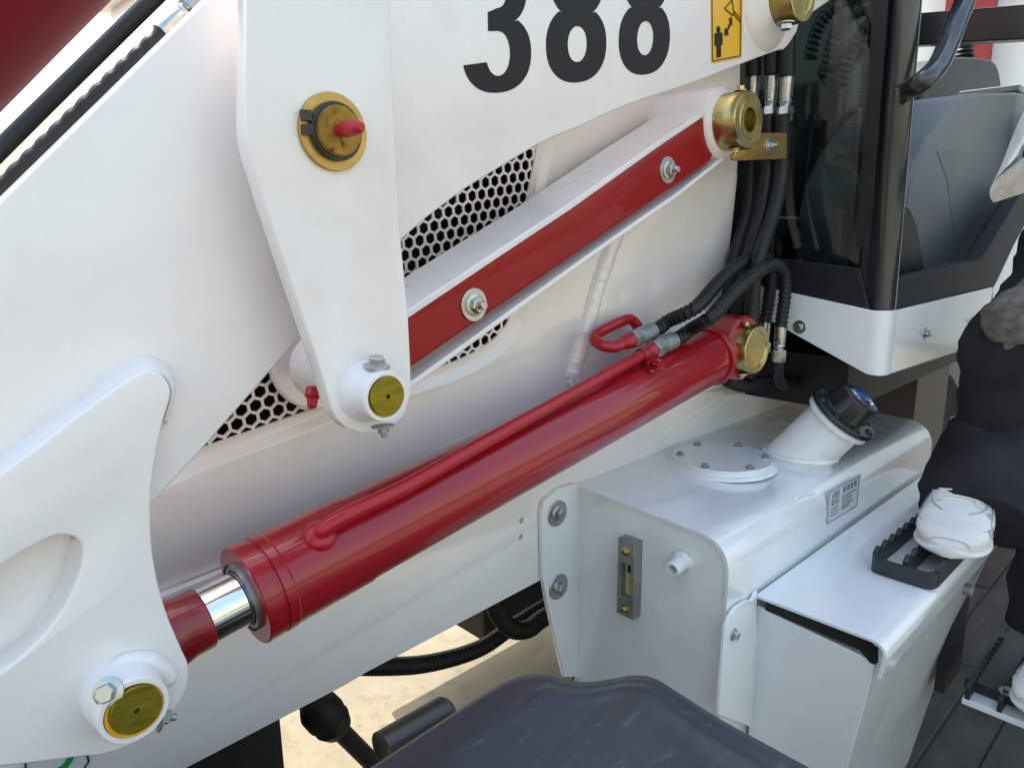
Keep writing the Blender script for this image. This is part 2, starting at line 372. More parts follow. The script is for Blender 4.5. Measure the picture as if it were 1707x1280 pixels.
# pins
def pin_end(parent, px, py, yf, r, m_face, m_ring=None, ring=1.18, name='pin', dimple=True):
    c = at(px, py, 'y', yf); b = MB()
    prof = [(-.02, r), (-.001, r), (0, r*.965)] + ([(0, r*.12), (-.003, r*.07), (-.003, 0)] if dimple else [(0, 0)])
    b.lathe(c, Y_OUT, prof, 44, (False, False)); return c, b.build(name, m_face, parent, 30)
def boss(parent, px, py, yf, yr, r, r_root, hole, name='pin_boss', m=M_WELD):
    """weld-on collar: front ring at y=yf, root at y=yr"""
    c = at(px, py, 'y', yf); l = yr-yf; b = MB()
    b.lathe(c, Y_OUT, [(-l, r_root), (-l*.86, r_root*.97), (-l*.62, r*1.10), (-l*.4, r*1.005), (-.003, r), (-.001, r*.985), (0, r*.96), (0, hole), (-.012, hole)], 48, (False, False))
    return c, b.build(name, m, parent, 40)
# lower pin of the lift cylinder, in the gusset
yb = Y_GUS-.030
rr = size(55, 225, 1183, 'y', yb)
c, o = boss(arm, 224, 1184, yb, Y_GUS, size(57, 225, 1183, 'y', yb), size(64, 225, 1183, 'y', yb), size(47, 225, 1183, 'y', yb), 'pin_boss')
b = MB(); b.lathe(at(226, 1183, 'y', yb+.002), Y_OUT, [(-.006, rr*.87), (.001, rr*.87), (.0015, rr*.80), (.0015, 0)], 44, (False, False)); b.build('pin_ring', M_YELLOW, arm)
pin_end(arm, 228, 1184, yb-.003, size(41.5, 225, 1183, 'y', yb), M_PIN)
bead('weld_bead', [at(x, y, 'y', Y_GUS-.004) for x, y in [(178, 1150), (184, 1128), (196, 1114), (218, 1104), (248, 1104), (272, 1120), (284, 1140)]], .0075, arm, seed=8)
bolt(arm, ME_BOLT, at(181, 1152, 'y', Y_GUS-.026), (-.55, -.75, .35), .0062)
bolt(arm, ME_STUD, at(268, 1194, 'y', Y_GUS-.016), (.8, -.2, -.35), .0050, 'nut', m=M_DULL)

# rocker: plate, pin and boss
roc_px = [(413, -330), (413, -60), (410, 120), (409, 205), (410, 226), (414, 250), (441, 338), (468, 420), (495, 500), (531, 606), (547, 660), (552, 680), (562, 699), (579, 714), (600, 722), (627, 722), (655, 712), (676, 690), (686, 655), (685, 610), (681, 530), (668, 392), (657, 200), (650, 0), (648, -330)]
rock = plate('rocker_plate', PY(roc_px, Y_ROC), [], (0, T_ROC, 0), M_WHITE, L, .0015)
yb = Y_ROC-.028
c, o = boss(rock, 644, 661, yb, Y_ROC, size(43, 644, 661, 'y', yb), size(54, 644, 661, 'y', yb), size(35.5, 644, 661, 'y', yb), 'pin_boss')
b = MB(); b.lathe(at(646, 660, 'y', yb+.002), Y_OUT, [(-.006, size(38, 644, 661, 'y', yb)), (.0005, size(38.5, 644, 661, 'y', yb)), (.001, size(34, 644, 661, 'y', yb)), (.001, 0)], 44, (False, False)); b.build('pin_ring', M_YELLOW, rock)
pin_end(rock, 647, 661, yb-.002, size(33.5, 644, 661, 'y', yb), M_PIN)
bolt(rock, ME_BOLT, at(628, 611, 'y', Y_ROC-.014), (0, -.15, 1), .0066, spin=.1)
bolt(rock, ME_STUD, at(638, 709, 'y', Y_ROC-.016), (0, -.1, -1), .0046, 'nut', m=M_DULL)
# upper rocker pin with washer, snap ring and capped grease nipple
c = at(553, 221, 'y', Y_ROC); rw = size(62.5, 553, 221, 'y', Y_ROC)
b = MB(); b.lathe(c, Y_OUT, [(0, rw), (.0035, rw), (.004, rw*.985), (.004, 0)], 56, (False, False)); b.build('washer', M_WASHER, rock)
b = MB(); b.lathe(c, Y_OUT, [(.004, rw*.60), (.004, rw*.755), (.0075, rw*.755), (.0085, rw*.73), (.0085, rw*.60)], 50, (False, False))
for dz in (.33, -.02):
    p = c + Vector((-rw*.84, -.0055, rw*dz)); b.box(p, UX*rw*.12, UY*.0025, UZ*rw*.13)
b.build('snap_ring', M_BLACK, rock)
b = MB(); b.lathe(c, Y_OUT, [(0, rw*.645), (.011, rw*.645), (.013, rw*.61), (.0125, rw*.2), (.0125, 0)], 50, (False, False)); b.build('pin', M_PINDIRTY, rock)
gn = c+Vector((-.001, -.012, 0))
b = MB(); b.lathe(gn, (.15, -1, .02), [(0, rw*.17), (.006, rw*.17), (.007, rw*.20), (.018, rw*.20), (.022, rw*.16), (.024, rw*.10), (.024, 0)], 20, (False, False)); b.build('grease_cap', M_REDPIPE, rock)

# arm pivot pin at the top right
yb = .478; rp = size(46, 1340, -12, 'y', yb)
c = at(1340, -12, 'y', yb)
b = MB(); l = Y_ARM-yb
b.lathe(c, Y_OUT, [(-l-.01, rp), (-.004, rp), (-.001, rp*.985), (0, rp*.95), (0, rp*.72), (-.002, rp*.70), (-.002, 0)], 48, (False, False)); b.build('pivot_collar', M_GOLD, arm, 30)
b = MB(); b.lathe(Vector((c.x, Y_ARM, c.z)), Y_OUT, [(-.001, rp*1.75), (.004, rp*1.68), (.009, rp*1.42), (.017, rp*1.22), (.022, rp*1.02)], 48, (False, False)); b.build('pivot_weld', M_WELD, arm, 80)
bolt(arm, ME_BOLT, c+Vector((-.016, .014, -rp*1.0)), (0, 0, -1), .0075)

# digits of the model number
def digit_loops(kind):
    """unit digit: width .62, height 1, loops of 2D points (outer first)"""
    def ell(cx, cy, rx, ry, n=40, p=2.35, a0=0, a1=360):
        o = []
        for k in range(n):
            t = R(a0+(a1-a0)*k/(n if a1-a0 == 360 else n-1)); cc, ss = math.cos(t), math.sin(t)
            o.append((cx+rx*math.copysign(abs(cc)**(2/p), cc), cy+ry*math.copysign(abs(ss)**(2/p), ss)))
        return o
    if kind == '8':
        lo2 = ell(.31, .288, .31, .288, 90, 2.25, 56, -236); up2 = ell(.31, .745, .268, .255, 70, 2.25, 238, -58)
        return [lo2+up2, ell(.31, .290, .100, .135, 30, 2.1), ell(.31, .755, .088, .130, 30, 2.1)]
    lo2 = ell(.31, .288, .31, .288, 70, 2.25, 56, -168); up2 = ell(.31, .745, .268, .255, 60, 2.25, 172, -58)
    inl = ell(.31, .290, .110, .165, 40, 2.1, -160, 90); inu = ell(.31, .750, .088, .130, 34, 2.1, -90, 165)
    return [lo2 + inl + [(.225, .455), (.225, .590)] + inu + up2[::1]]
def digit(kind, x0, x1, ybot, name):
    # measured on the photo, laid on the arm plate; bottom corners and slant come from the plate itself
    y = Y_ARM-.0006
    a, c = at(x0[0], x0[1], 'y', y), at(x1[0], x1[1], 'y', y)
    wv = c-a; hgt = ybot
    up = UZ.copy()
    loops = [[a + wv*(q[0]/.62) + up*(q[1]*hgt) for q in lp] for lp in digit_loops(kind)]
    o = plate(name, loops[0], loops[1:], (0, .0008, 0), M_INK, arm, 0)
    return o
hd = size(243, 950, 60, 'y', Y_ARM)
digit('3', (773, 160), (886, 150), size(212, 830, 60, 'y', Y_ARM), 'number_digit')
digit('8', (911, 142), (1010, 134), size(207, 960, 60, 'y', Y_ARM), 'number_digit')
digit('8', (1031, 129), (1115, 121), size(196, 1073, 60, 'y', Y_ARM), 'number_digit')
# warning decal
def decal_quad(px, ax, v, off, name, m, parent, th=.0006, r=0):
    P = [at(x, y, ax, v) for x, y in px]
    if r: P = rounded(P, r, 5)
    P = [p+Vector(off) for p in P]
    return plate(name, P, [], Vector(off).normalized()*-.0004, m, parent, 0)
dq = [(1184, -70), (1239, -75), (1236, 97), (1185, 107)]
decal = decal_quad(dq, 'y', Y_ARM, (0, -.0006, 0), 'warning_decal', M_DECAL, arm, r=.004)
O, X1, Y1 = at(1185, 107, 'y', Y_ARM), at(1236, 97, 'y', Y_ARM), at(1184, 0, 'y', Y_ARM)
O += Vector((0, -.0012, 0)); du, dv = X1-at(1185, 107, 'y', Y_ARM), Y1-at(1185, 107, 'y', Y_ARM)
def dpt(u, v): return O+du*u+dv*v
mk = MB()
def stroke(mb, pts, wd, closed=False, dep=.0003):
    pts = [Vector(p) for p in pts]; n = len(pts)
    for i in range(n if closed else n-1):
        a, c = pts[i], pts[(i+1) % n]; d = (c-a).normalized(); s_ = d.cross(Y_OUT).normalized()*wd*.5
        e = d*wd*.4
        mb.prism([a-s_-e, c-s_+e, c+s_+e, a+s_-e], Vector((0, -dep-.0001*(i % 3), 0)))
stroke(mk, [dpt(.03, 1.0), dpt(.03, .04), dpt(.93, .04), dpt(.95, 1.0)], .0012)
stroke(mk, [dpt(.03, 1.03), dpt(.95, 1.02)], .0035)
# figure
mk.lathe(dpt(.22, .52), Y_OUT, [(0, .0042), (.0004, .0042), (.0004, 0)], 18)
mk.prism([dpt(u, v) for u, v in [(.10, .47), (.34, .47), (.34, .27), (.30, .27), (.30, .42), (.29, .42), (.29, .08), (.24, .08), (.23, .27), (.22, .08), (.16, .08), (.16, .42), (.14, .42), (.14, .27), (.10, .27)]], (0, -.0005, 0))
# two-headed arrow
mk.prism([dpt(u, v) for u, v in [(.42, .40), (.42, .53), (.48, .50), (.60, .62), (.55, .66), (.64, .70), (.66, .55), (.62, .58), (.51, .465), (.55, .42)]], (0, -.0005, 0))
# bucket and arm outline
stroke(mk, [dpt(.42, .84), dpt(.66, .96), dpt(.72, .74), dpt(.66, .72)], .0014, True)
stroke(mk, [dpt(.70, .74), dpt(.92, .60)], .0013); stroke(mk, [dpt(.74, .77), dpt(.93, .65)], .0013)
mk.build('decal_print', M_INK, arm, 30)

# ---- link with red cover bar -----------------------------------------
TF = .083                                            # depth of the flanges
def strip(name, a_px, y0, depth, thick, m, parent):
    pass
up_front = [(640, 542), (681, 516), (815, 427), (948, 340), (1090, 240), (1165, 190), (1192, 171)]
lo_front = [(640, 673), (686, 647), (855, 524), (1008, 414), (1130, 329), (1204, 270), (1216, 256)]
yl = Y_LINK
def flange(pxs, dz, name, parent):
    top = PY(pxs, yl); b = MB()
    b.prism(top + [p+Vector((.003, 0, dz)) for p in top[::-1]], (0, TF, 0)); return b.build(name, M_WHITE, parent, 30, .0015)
web_px = up_front + lo_front[::-1]
link_part = plate('link', PY(web_px, yl+.030), [], (0, .018, 0), M_WHITE, L, .001)
flange(up_front, -.007, 'flange', link_part); flange(lo_front, .008, 'flange', link_part)
bar_px = [(660, 534), (680, 522), (1160, 201), (1178, 194), (1189, 206), (1191, 258), (1184, 271), (686, 614), (660, 632)]
bar = plate('cover_bar', rounded(PY(bar_px, yl+.002), [.0, .0, .004, .006, .006, .006, .006, 0, 0], 4), [], (0, .022, 0), M_REDBAR, link_part, .0055, 4)
bolt(link_part, ME_STUD, at(789, 508, 'y', yl+.002), (0, -1, 0), .0088, m=M_STEEL)
bolt(link_part, ME_STUD, at(1112, 284, 'y', yl+.002), (0, -1, 0), .0088, spin=.7)
# right eye with gold collar
yb = .535; re = size(47, 1249, 200, 'y', yb); c = at(1249, 200, 'y', yb)
b = MB(); b.lathe(Vector((c.x, yl, c.z)), Y_OUT, [(-TF-.02, re*1.25), (-.004, re*1.28), (0, re*1.25), (.004, re*1.12), (.006, re*.9)], 48, (True, False)); b.build('link_eye', M_WHITE, link_part, 50)
b = MB(); b.lathe(c, Y_OUT, [(-.04, re), (-.003, re), (0, re*.96), (0, re*.66), (.001, re*.64), (.001, re*.42), (-.02, re*.40), (-.02, 0)], 48, (False, False)); b.build('pin_collar', M_GOLD, link_part, 30)
bolt(link_part, ME_BOLT, c+Vector((-.004, .013, re*.99)), (0, 0, 1), .0058, m=M_GOLD)
bolt(link_part, ME_STUD, c+Vector((-.010, .014, -re*.97)), (0, 0, -1), .0042, 'nut', m=M_GOLD)
# left eye behind the rocker
cl = at(644, 661, 'y', Y_ROC-.028)
b = MB(); rl = size(56, 548, 612, 'y', .63); cl = at(548, 612, 'y', .63)
b.lathe(Vector((cl.x, Y_LINK+.004, cl.z)), UY, [(0, rl*.9), (.002, rl), (.034, rl), (.035, rl*.97), (.037, rl*.97), (.038, rl), (TF-.015, rl)], 48); b.build('link_eye', M_WHITE, link_part, 30)
b = MB(); b.lathe(at(522, 646, 'y', .60), (-.35, -.35, -1), [(0, .0065), (.008, .0075), (.011, .005), (.018, .0045), (.020, .002), (.020, 0)], 14); b.build('grease_cap', M_REDPIPE, link_part)

# ---- side panel with honeycomb grille -------------------------------------
PN = ray(-280, 250.7).normalized()
PD = 45.80*.0155
def pan(px, py, off=0):
    d = ray(px, py); p = d*((PD+off)/d.dot(PN)); p.z += ZC; return p
PROW = ray(2325.2, 54.1); PROW = (PROW-PN*PROW.dot(PN)).normalized()
PUP = PROW.cross(PN).normalized()
if PUP.z < 0: PUP = -PUP
hole_px = [(215, 800), (335, 753), (440, 716), (540, 680), (640, 645), (742, 613), (790, 593), (824, 572), (848, 548), (859, 521), (862, 470), (876, 390), (889, 320), (900, 262), (914, 185), (930, 60), (925, -100), (700, -140), (570, 150), (390, 480), (240, 730)]
hole = catmull([pan(*p) for p in hole_px], 4, True)
cen = sum(hole, Vector())/len(hole)
def grow(P, d):
    """offset a closed 3D loop in the panel plane, outward positive"""
    out = []; n = len(P); sg = None
    ar = sum(((P[i-1]-cen).cross(P[i]-cen)).dot(PN) for i in range(n)); s_ = 1 if ar > 0 else -1
    for i in range(n):
        t = (P[(i+2) % n]-P[i-2]).normalized(); nn = t.cross(PN)*s_
        out.append(P[i]+nn*d)
    return out
h_out, h_mid, h_in = grow(hole, .021), grow(hole, .012), hole
pan_px = [(60, 1085), (150, 1055), (270, 985), (400, 932), (700, 812), (1000, 700), (1215, 620), (1213, 450), (1229, 300), (1234, 120), (1240, -300), (600, -300), (480, 60), (280, 330), (100, 560), (0, 800)]
panel = plate('side_panel', [pan(*p) for p in pan_px], [h_out], PN*.004, M_PANEL, L, .0012)
b = MB()
def lp(P, o): return [p+PN*o for p in P]
b.rings([lp(h_out, .0), lp(grow(hole, .0185), .0008), lp(h_mid, .0072), lp(grow(hole, .0095), .008), lp(h_in, .008), lp(h_in, .012)], (False, False)); b.build('grille_recess', M_PANEL, panel, 60)
# honeycomb: one perforated sheet with real hexagonal holes
P0 = pan(660+202/6.565, 230+1160/6.565)+PN*.0105
pit = .0155*1.004; rin = pit*.5*.80/math.cos(R(30)); rout = pit*.5/math.cos(R(30))
hole2 = [(p.dot(PROW), p.dot(PUP)) for p in grow(hole, .011)]
def inside(c):
    x, y = c.dot(PROW), c.dot(PUP); r_ = False; n = len(hole2)
    for k in range(n):
        (x1, y1), (x2, y2) = hole2[k-1], hole2[k]
        if (y1 > y) != (y2 > y) and x < (x2-x1)*(y-y1)/(y2-y1)+x1: r_ = not r_
    return r_
b = MB()
for j in range(-16, 30):
    for i in range(-32, 40):
        c = P0 + PROW*(pit*(i+.5*j)) + PUP*(pit*.8660254*j)
        # keep cells inside the cutout's bounds (a little beyond it, behind the rim)
        u = (c-cen)
        if not inside(c): continue
        ang = [R(90+60*k) for k in range(6)]
        dirs = [PROW*math.cos(a)+PUP*math.sin(a) for a in ang]
        o_ = [b.bm.verts.new(c+d*rout) for d in dirs]; i_ = [b.bm.verts.new(c+d*rin) for d in dirs]; k_ = [b.bm.verts.new(c+d*rin+PN*.0022) for d in dirs]
        for q in range(6):
            r_ = (q+1) % 6
            b.bm.faces.new((o_[q], o_[r_], i_[r_], i_[q])); b.bm.faces.new((i_[q], i_[r_], k_[r_], k_[q]))
gr = b.build('honeycomb_grille', M_PANEL, panel, 30); gr['kind'] = 'stuff'
# inside of the engine bay: dark with a duct behind the mesh
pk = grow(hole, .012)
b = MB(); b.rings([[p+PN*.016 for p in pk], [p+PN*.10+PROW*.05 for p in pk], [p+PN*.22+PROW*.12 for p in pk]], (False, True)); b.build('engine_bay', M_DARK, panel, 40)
b = MB(); b.lathe(pan(725, 352)+PN*.10, PROW, [(0, .024), (.075, .024)], 30); b.build('air_duct', mat('duct', (.07, .07, .06), .5), panel)
b = MB(); b.tube(catmull([pan(690, 420)+PN*.08, pan(730, 405)+PN*.09, pan(780, 395)+PN*.11], 10), .012, 12, (.006, .12)); b.build('corrugated_conduit', M_RUBBER, panel)
# round pivot flange in front of the grille by the link's left eye
cc = at(644, 661, 'y', Y_ROC-.028)
ppt = pan(560, 590)
fq = pan(527, 602); fs = size(80, 527, 602, 'y', fq.y)/.047
b = MB(); b.lathe(fq, UY, [(.004, .047*fs), (-.004, .047*fs), (-.007, .045*fs), (-.007, 0)], 56, (False, False)); b.build('pivot_flange', M_PANEL, panel, 40)
# ear plate for the rear pins, with weld bead on its front edge
ear_px = [(1062, 300), (1030, 395), (1005, 470), (975, 560), (962, 605), (952, 640), (990, 720), (1213, 640), (1212, 450), (1228, 300), (1232, 150), (1150, 150)]
EARO = -.010
ear = plate('pivot_ear', [pan(*p, EARO) for p in ear_px], [], PN*.010, M_PANEL, L, .0012)
bead('weld_bead', [pan(x, y, EARO+.0115) for x, y in [(1060, 300), (1022, 395), (1006, 440), (990, 490), (972, 560), (958, 604), (950, 640)]], .0150, ear, M_PANEL, seed=12)
# boss of the cylinder pin
cp = at(1263, 583, 'y', .565)
b = MB(); b.lathe(Vector((cp.x, .665, cp.z)), Y_OUT, [(-.03, .058), (.010, .056), (.014, .050), (.014, 0)], 40, (False, False)); b.build('pin_boss', M_WELD, ear)

# ---- chassis rail --------------------------------------------------
rail_px = [(-330, 1265), (60, 1082), (270, 994), (400, 941), (700, 819), (1000, 700), (1213, 612), (1330, 560), (1420, 520), (1560, 560), (1560, 720), (905, 965), (612, 1120), (575, 1142), (320, 1275), (60, 1412), (-330, 1618)]
rail = plate('chassis_rail', PY(rail_px, Y_RAIL), [circ(at(870, 868, 'y', Y_RAIL), .0048, UX, UZ, 16), circ(at(869, 896, 'y', Y_RAIL), .0048, UX, UZ, 16)], (0, .018, 0), M_PANEL, L, .0012)
b = MB(); b.box(at(870, 882, 'y', Y_RAIL)+Vector((0, .022, 0)), UX*.02, UY*.002, UZ*.03); b.build('backing_plate', M_DARK, rail)
st = decal_quad([(18, 1285), (40, 1262), (148, 1258), (140, 1290), (90, 1330), (20, 1330)], 'y', Y_RAIL, (0, -.0008, 0), 'eco_decal', M_PAPER, rail, r=.006)
mk = MB(); P_ = [at(x, y, 'y', Y_RAIL)+Vector((0, -.0014, 0)) for x, y in [(42, 1330), (42, 1262), (145, 1255), (147, 1268), (138, 1280), (125, 1290)]]
stroke(mk, P_, .0015); mk.build('decal_border', M_INK, rail)
mk = MB(); P_ = [at(x, y, 'y', Y_RAIL)+Vector((0, -.0014, 0)) for x, y in [(70, 1290), (92, 1284), (108, 1274), (117, 1260), (120, 1245)]]
stroke(mk, catmull(P_, 3), .006); mk.build('decal_arrow', M_GREEN, rail)

# ---- lift cylinder -------------------------------------------------
pin_r = at(1263, 583, 'y', .565); A1 = Vector((pin_r.x, Y_CYL, pin_r.z)); pin_l = at(228, 1184, 'y', Y_GUS-.033); A0 = Vector((pin_l.x, Y_CYL, pin_l.z))
A0 = at(344, 1026, 'y', Y_CYL) + (at(344, 1026, 'y', Y_CYL)-A1).normalized()*.10
ax = (A1-A0).normalized(); Lc = (A1-A0).length
def onax(px, py):
    """distance along the cylinder axis from A0 for the axis point seen at that pixel"""
    return (at(px, py, 'y', Y_CYL)-A0).dot(ax)
perp = ax.cross(UY).normalized()
if perp.z < 0: perp = -perp
d_cap = onax(407, 990); d_seam = onax(585, 897); rc = .0475
b = MB()
b.lathe(A0, ax, [(d_cap, .028), (d_cap, rc*1.005), (d_cap+.0015, rc*1.025), (d_cap+.017, rc*1.025), (d_cap+.018, rc*.985), (d_cap+.020, rc*.985), (d_cap+.021, rc*1.02), (d_cap+.030, rc*1.02), (d_cap+.032, rc*1.0),
    (d_seam, rc), (d_seam+.0006, rc*.972), (d_seam+.02, rc*.968), (Lc-.085, rc*.965), (Lc-.07, rc*.95), (Lc-.055, rc*.92), (Lc-.030, rc*.86), (Lc+.0, rc*.80)], 72, (False, False))
cyl = b.build('lift_cylinder', M_RED, L, 20)
b = MB(); b.lathe(A1+Vector((0, .033, 0)), Y_OUT, [(0, .054), (.062, .054), (.066, .050), (.066, .03)], 48, (True, True)); b.build('cylinder_eye', M_RED, cyl, 40)
bead('weld_bead', [A1 - ax*.062 + (perp*math.cos(t)+UY*math.sin(t))*.046 for t in [R(k*20) for k in range(18)]], .005, cyl, M_RED, 3, 4, True)
b = MB(); b.lathe(A0, ax, [(d_cap-.004, .0335), (d_cap+.006, .0335)], 40, (False, False)); b.lathe(A0, ax, [(d_cap-.003, .0275), (d_cap-.003, .0315), (d_cap+.004, .0315)], 40, (False, False)); b.build('rod_seal', M_DULL, cyl)
d_rod0 = onax(340, 1028)
b = MB(); b.lathe(A0, ax, [(d_rod0-.01, .0262), (d_cap+.02, .0262)], 64); b.build('piston_rod', M_CHROME, cyl)
b = MB(); b.lathe(A0, ax, [(-.06, .0315), (d_rod0-.055, .0315), (d_rod0-.030, .0308), (d_rod0-.018, .0282), (d_rod0-.002, .0282), (d_rod0, .0268)], 40); o = b.build('rod_end', M_REDROUGH, cyl, 40)
bead('weld_bead', [A0+ax*(d_rod0-.046)+(perp*math.cos(t)+UY*math.sin(t))*.0312 for t in [R(k*20) for k in range(18)]], .0042, cyl, M_REDROUGH, 3, 9, True)
b = MB(); b.lathe(Vector((pin_l.x, Y_CYL-.034, pin_l.z)), UY, [(0, .045), (.068, .045)], 40); b.build('rod_eye', M_RED, cyl, 30)
# gold end cap of the rear pin
yb = .565; rg = size(41, 1263, 583, 'y', yb); c = at(1263, 583, 'y', yb)
b = MB(); b.lathe(c, Y_OUT, [(-.035, rg), (-.003, rg), (-.0006, rg*.98), (0, rg*.95), (0, rg*.74), (-.0015, rg*.72), (-.0015, rg*.06), (-.003, 0)], 48, (False, False)); b.build('pin_cap', M_GOLD, cyl, 25)
bolt(cyl, ME_BOLT, c+Vector((-.012, .016, rg*.98)), (0, 0, 1), .0052, m=M_GOLD)
bolt(cyl, ME_STUD, c+Vector((-.014, .018, -rg*.97)), (0, 0, -1), .0050, 'nut', m=M_STEEL)
# oil pipes on the barrel
def surf(d, ang, r):           # point on a cylinder round the axis: ang from up (perp) towards the camera
    return A0+ax*d+(perp*math.cos(R(ang))-UY*math.sin(R(ang)))*r
d_el = onax(528, 926); d_fit = onax(1068, 646)
rp_ = .0082; ro = rc+.0125
AP = 37
b = MB(); pth = catmull([surf(d_el-.004, AP, rc-.004), surf(d_el-.003, AP, rc+.006), surf(d_el+.004, AP, ro-.001), surf(d_el+.018, AP, ro+.003), surf(d_el+.04, AP, ro+.003), surf(d_el+.09, AP, ro+.001)], 8)
pth += [surf(d_el+.09+(d_fit-d_el-.09)*k/20, AP-25*k/20, ro+.001) for k in range(1, 21)]
b.tube(pth, rp_, 16); b.build('oil_pipe', M_REDPIPE, cyl, 60)
b = MB(); b.lathe(surf(d_el-.004, AP, rc-.002), (surf(0, AP, 1)-A0), [(0, .016), (.004, .0155), (.007, .012), (.009, .008)], 24); b.build('pipe_weld', M_REDPIPE, cyl, 80)
AF = AP-25
def fitting(d0, p0, dirv, name='hose_fitting'):
    b = MB(); b.lathe(p0, dirv, [(0, .0078), (.004, .0105), (.010, .0105), (.012, .0115), (.018, .0115)], 20); b.build('pipe_nut', M_REDPIPE, cyl, 30)
    q = p0+dirv*.018; b = MB()
    u = dirv.orthogonal().normalized(); v = dirv.cross(u); hx = lambda s_, rr: [q+dirv*s_+(u*math.cos(R(60*k))+v*math.sin(R(60*k)))*rr for k in range(6)]
    b.rings([hx(0, .0135), hx(.0015, .0145), hx(.016, .0145), hx(.018, .0132)])
    b.lathe(q+dirv*.0172, dirv, [(0, .0105), (.002, .0128), (.012, .0125), (.013, .0132), (.034, .0132), (.035, .0115)], 28); b.build(name, M_DULL, cyl, 25)
    return q+dirv*.053
f1 = fitting(0, surf(d_fit, AF, ro+.001), ax)
# the looped pipe to the rear port
f2p = f1 - ax*.072 + perp*.019 + UY*.020 - ax*.022
U = Vector((0, 1, 0))
loop = [f2p, f2p-ax*.010, f2p-ax*.020+U*.002, f2p-ax*.031+U*.012+perp*.004, f2p-ax*.031+U*.026+perp*.010, f2p-ax*.020+U*.034+perp*.014, f2p+ax*.0+U*.036+perp*.016, f2p+ax*.045+U*.036+perp*.018, f2p+ax*.066+U*.035+perp*.015, f2p+ax*.076+U*.03+perp*.0, f2p+ax*.078+U*.025-perp*.02]
b = MB(); b.tube(catmull(loop, 8), rp_, 16); b.build('oil_pipe', M_REDPIPE, cyl, 60)
f2 = fitting(0, f2p, ax)
# pipe clamp with bolt
pc = surf(d_fit-.012, AF, ro)
b = MB(); b.lathe(pc, ax, [(0, .0100), (.0, .0108), (.020, .0108), (.020, .0100)], 20, (False, False))
b.box(surf(d_fit-.002, AF+26, rc+.008), ax*.010, perp*.0015, UY*.007); b.box(surf(d_fit-.004, AF+14, rc+.004), ax*.008, perp*.007, UY*.003); b.build('pipe_clamp', M_RED, cyl, 30, .0008)
bead('weld_bead', [surf(d_fit-.016+.006*k, AF+24+abs(k-2)*1.5, rc+.0005) for k in range(6)], .0045, cyl, M_RED, 5, 31)
bolt(cyl, ME_BOLT, surf(d_fit-.002, AF+24, rc+.011), surf(0, AF, 1)-A0, .0055, m=M_REDPIPE)

# ---- hydraulic hoses ---------------------------------------------------
HEL = (.0085, .16)
def hose(name, pts, r, helix=HEL, n=None, m=M_RUBBER, parent=L, seg=16):
    path = catmull(pts, 40); tot = sum((path[i]-path[i-1]).length for i in range(1, len(path)))
    step = helix[0]/7 if helix else .008
    out = [path[0]]; acc = 0                        # resample evenly
    for i in range(1, len(path)):
        d = (path[i]-path[i-1]).length
        while acc+d >= step and d > 0:
            t = (step-acc)/d; q = path[i-1].lerp(path[i], t); out.append(q); path[i-1] = q; d = (path[i]-q).length; acc = 0
        acc += d
    b = MB(); b.tube(out, r, seg, helix); return b.build(name, m, parent, 80)
def ferrule(a, dirv, r, ln, m, parent):
    dirv = Vector(dirv).normalized(); b = MB()
    b.lathe(a, dirv, [(0, r*.8), (0, r), (ln*.45, r*1.0), (ln*.5, r*.92), (ln*.55, r*1.0), (ln*.62, r*.78), (ln*.68, r*.78)], 24)
    u = dirv.orthogonal().normalized(); v = dirv.cross(u)
    hx = lambda s_, rr: [a+dirv*s_+(u*math.cos(R(60*k))+v*math.sin(R(60*k)))*rr for k in range(6)]
    b.rings([hx(ln*.66, r*1.15), hx(ln*.7, r*1.25), hx(ln*.97, r*1.25), hx(ln, r*1.1)]); return b.build('hose_fitting', m, parent, 25)
yt = .60
h1e = at(1301, 548, 'y', .575); h2e = at(1275, 540, 'y', .61)
hA = hose('hydraulic_hose', [f1-ax*.006, f1+ax*.02, f1+ax*.045+perp*.004, at(1186, 528, 'y', .565), at(1222, 489, 'y', .57), at(1262, 455, 'y', .575), at(1290, 441, 'y', .58), at(1306, 455, 'y', .58), at(1309, 485, 'y', .577), h1e], .0105)
ferrule(h1e+UZ*.004, (0, 0, -1), .0098, .062, M_STEEL, hA)
hB = hose('hydraulic_hose', [f2-ax*.006, f2+ax*.02, f2+ax*.040+perp*.004, at(1160, 512, 'y', .585), at(1200, 468, 'y', .60), at(1240, 436, 'y', .615), at(1272, 428, 'y', .62), at(1286, 446, 'y', .62), at(1283, 490, 'y', .615), h2e], .0105)
ferrule(h2e+UZ*.004, (0, 0, -1), .0098, .055, M_STEEL, hB)
# three smooth hoses in front of the windscreen
for k, (x0, x1, x2, x3, yy) in enumerate([(1256, 1254, 1246, 1222, .70), (1287, 1280, 1268, 1246, .68), (1312, 1304, 1288, 1262, .66)]):
    yy = at(x0, 160, 'x', 1.212).y
    up = hose('hydraulic_hose', [at(x0+3, -120, 'y', yy), at(x0+1, 30, 'y', yy), at(x0, 132, 'y', yy)], .0135, None)
    ferrule(at(x0, 128, 'y', yy), (0, 0, -1), .0105, .072, M_STEEL, up)
    hose('hydraulic_hose', [at(x1, 190, 'y', yy-.004), at(x1, 250, 'y', yy-.004), at(x1-3, 300, 'y', yy-.004), at(x2, 360, 'y', yy-.006), at(x3, 440, 'y', yy-.008), at(x3-10, 520, 'y', yy-.004), at(x3-12, 600, 'y', yy)], .0120, None)
# gold bracket plate behind the pin
brk = plate('hose_bracket', rounded(PY([(1222, 222), (1312, 222), (1311, 265), (1222, 268)], .585), .004), [], (0, .005, 0), M_WASHER, L, .0008)
bolt(brk, ME_STUD, at(1283, 244, 'y', .585), (0, -1, 0), .0068)
